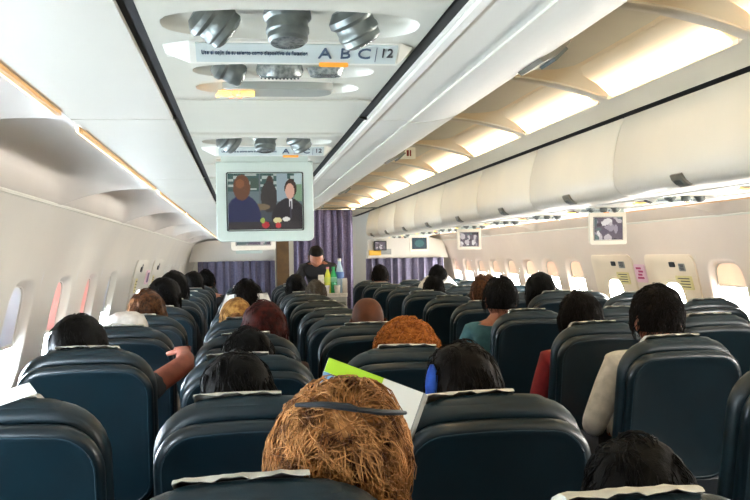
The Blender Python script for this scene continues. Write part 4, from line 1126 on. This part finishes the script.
# sunglasses pushed up in the reader's hair
sg = empty('sunglasses', (.150, 1.50, 1.19)); tag(sg, 'dark sunglasses pushed up into the golden brown hair', 'sunglasses')
mb = MB()
mb.tube([(-.072, -.085, .008), (-.034, -.126, .014), (.005, -.138, .010), (.018, -.138, .006)], [.0035, .0050, .0062, .0045], 8); mb.build('temple_arm', M_DARKP, sg)
mb = MB(); mb.tube([(.018, -.138, .006), (.055, -.126, -.002), (.090, -.090, -.010), (.108, -.05, -.018)], [.004, .0048, .0045, .003], 8); mb.build('temple_arm', M_DARKP, sg)
mb = MB()
for s in (-1, 1): mb.loft([[(s*.034+x*q, .055+yy-.02*abs(s*.034+x)/.06, .000+z*q) for x, z in rrect(.055, .038, .016, 5)] for yy, q in ((-.004, .9), (-.001, 1), (.003, .95))])
mb.tube([(-.010, .055, .004), (.010, .055, .004)], .0025, 6); mb.build('lenses', mat('dark_lens', (.01, .01, .012), .1), sg)
# booklet held by the reader
bk = empty('booklet', (.236, 1.86, 1.086), (radians(-8), radians(22), radians(-4))); tag(bk, 'open booklet with a bright green band and a white page, held by the reader', 'booklet')
mb = MB(); mb.loft([[(x, .002*sin(x*30)+dy, z) for x, z in ((-.108, -.10), (.105, -.10), (.105, .10), (-.108, .10))] for dy in (0, .004)]); mb.build('pages', mat('page_white', L((232, 234, 226)), .6, L((224, 227, 219)), 6), bk, smooth=False)
mb = MB(); mb.box(-.108, .015, -.003, -.0006, .070, .10); mb.build('green_band', mat('green_print', L((164, 204, 40)), .5), bk, smooth=False)
mb = MB(); mb.box(-.108, -.085, -.003, -.0006, -.10, .0695); mb.build('blue_print', mat('blue_print', L((116, 160, 196)), .5), bk, smooth=False)
mb = MB(); mb.loft([[(.1055+.003*k/4, .0, -.10), (.1165+.003*k/4, .018, -.10), (.1165+.003*k/4, .018, .097), (.1055+.003*k/4, .0, .10)] for k in range(5)]); mb.build('page_edge', mat('page_grey', L((150, 152, 146)), .7), bk, smooth=False)
# blue cushion edge by the dark haired passenger behind the booklet
mb = MB(); lo = []
for k in range(9):
    t = k/8; r = .028*sin(pi*min(.98, max(.05, t)))**.5; lo.append([(r*.62*cos(2*pi*i/14), r*.8*sin(2*pi*i/14), -.05+.11*t) for i in range(14)])
mb.loft(lo); o = mb.build('neck_pillow', mat('blue_cloth', L((24, 84, 190)), .7, L((18, 66, 160)), 40), None, (.440, 2.10, 1.108)); tag(o, 'bright blue neck pillow edge left of the dark brown head by the booklet', 'pillow')
# white paper slip on the near left seat
mb = MB(); mb.loft([[(-.06, 0, -.01), (.04, -.01, .012), (.052, -.004, -.012+.0), (-.06, .004, -.04)], [(-.06, .0015, -.01), (.04, -.0085, .012), (.052, -.0025, -.012), (-.06, .0055, -.04)]])
o = mb.build('paper_slip', M_PAPER, None, (-.475, 1.93, 1.170), (0, radians(-4), 0), smooth=False); tag(o, 'stiff white paper slip standing on the lowest left seat', 'paper')
# ------------------------------------------------------------------ drinks trolley with bottles
root = empty('drinks_trolley', (.905, 9.42, 0)); tag(root, 'drinks trolley in the aisle, carrying bottles on its pale top', 'trolley')
mb = MB(); mb.loft([[(x*s, y*s, z) for x, y in rrect(.30, .42, .02, 4)] for z, s in ((.10, .97), (.12, 1), (1.0, 1), (1.01, .98))]); mb.build('body', M_GREYP, root)
mb = MB(); mb.loft([[(x*s, y*s, z) for x, y in rrect(.31, .43, .03, 4)] for z, s in ((1.01, 1), (1.045, 1.02), (1.05, 1), (1.03, .96))]); mb.build('tray_top', M_PAPER, root)
mb = MB(); mb.box(-.13, .13, -.216, -.209, .16, .96); d = mb.build('door', M_METAL, root, smooth=False)
MB().box(-.05, .05, -.226, -.215, .86, .89).build('door_handle', M_DARKP, None, smooth=False).parent = d
for a in (-.11, .11):
    for b in (-.17, .17):
        mb = MB(); mb.lathe([(.001, -.012), (.045, -.012), (.05, 0), (.045, .012), (.001, .012)], 14, Matrix.Translation((a, b, .05)) @ Matrix.Rotation(pi/2, 4, 'Y')); mb.build('caster', M_DARKP, root)
def bottle(x, y, h, r, m, capm, lab, labm=None, name='bottle'):
    root = empty(name, (x, y, 1.0505)); tag(root, lab, 'bottle', 'bottles on the drinks trolley')
    mb = MB(); mb.lathe([(.001, 0), (r*.9, 0), (r, .01), (r, h*.30), (r*.93, h*.36), (r, h*.44), (r, h*.58), (r*.72, h*.74), (r*.38, h*.86), (r*.36, h*.93), (.001, h*.93)], 16); mb.build('body', m, root)
    mb = MB(); mb.lathe([(.001, h*.92), (r*.44, h*.92), (r*.44, h), (.001, h)], 12); mb.build('cap', capm, root)
    if labm: mb = MB(); mb.lathe([(r*1.01, h*.42), (r*1.03, h*.43), (r*1.03, h*.60), (r*1.01, h*.61)], 16); mb.build('label', labm, root)
G = mat('green_bottle', L((30, 150, 84)), .15, coat=.5); Yb = mat('yellow_bottle', L((196, 200, 60)), .2, coat=.5); Wb = mat('clear_blue_bottle', L((168, 196, 214)), .15, coat=.5)
bottle(.865, 9.30, .27, .036, Yb, mat('pink_cap', L((196, 120, 130)), .5), 'yellow green bottle on the trolley, leftmost tall one', mat('lime_label', L((180, 196, 60)), .5))
bottle(.925, 9.30, .27, .040, G, G, 'green bottle on the trolley, in the middle', mat('green_label', L((120, 190, 150)), .5))
bottle(.99, 9.31, .355, .042, Wb, M_PAPER, 'tallest clear bottle with white top and blue label on the trolley', mat('blue_label', L((60, 100, 160)), .5))
def carton(x, y, w, h, m, lab):
    mb = MB(); mb.loft([[(px*s, py*s2, z) for px, py in rrect(w, w*.8, .006, 3)] for z, s, s2 in ((0, 1, 1), (h*.86, 1, 1), (h, .95, .15))]); o = mb.build('carton', m, None, (x, y, 1.0505)); tag(o, lab, 'carton')
carton(.795, 9.30, .06, .19, M_PAPER, 'small white carton at the left end of the trolley top')
carton(1.035, 9.24, .05, .15, mat('grey_carton', L((176, 172, 164)), .6), 'pale grey carton at the right end of the trolley top')
def cup(x, y): 
    mb = MB(); mb.lathe([(.001, .002), (.025, 0), (.033, .08), (.031, .08), (.024, .006), (.001, .006)], 16); return mb.build('cup', M_PAPER, None, (x, y, 1.0505))
o = cup(.845, 9.235); tag(o, 'white paper cup in front of the yellow bottle on the trolley', 'cup')
o = cup(.955, 9.235); tag(o, 'white paper cup in front of the green bottle on the trolley', 'cup')
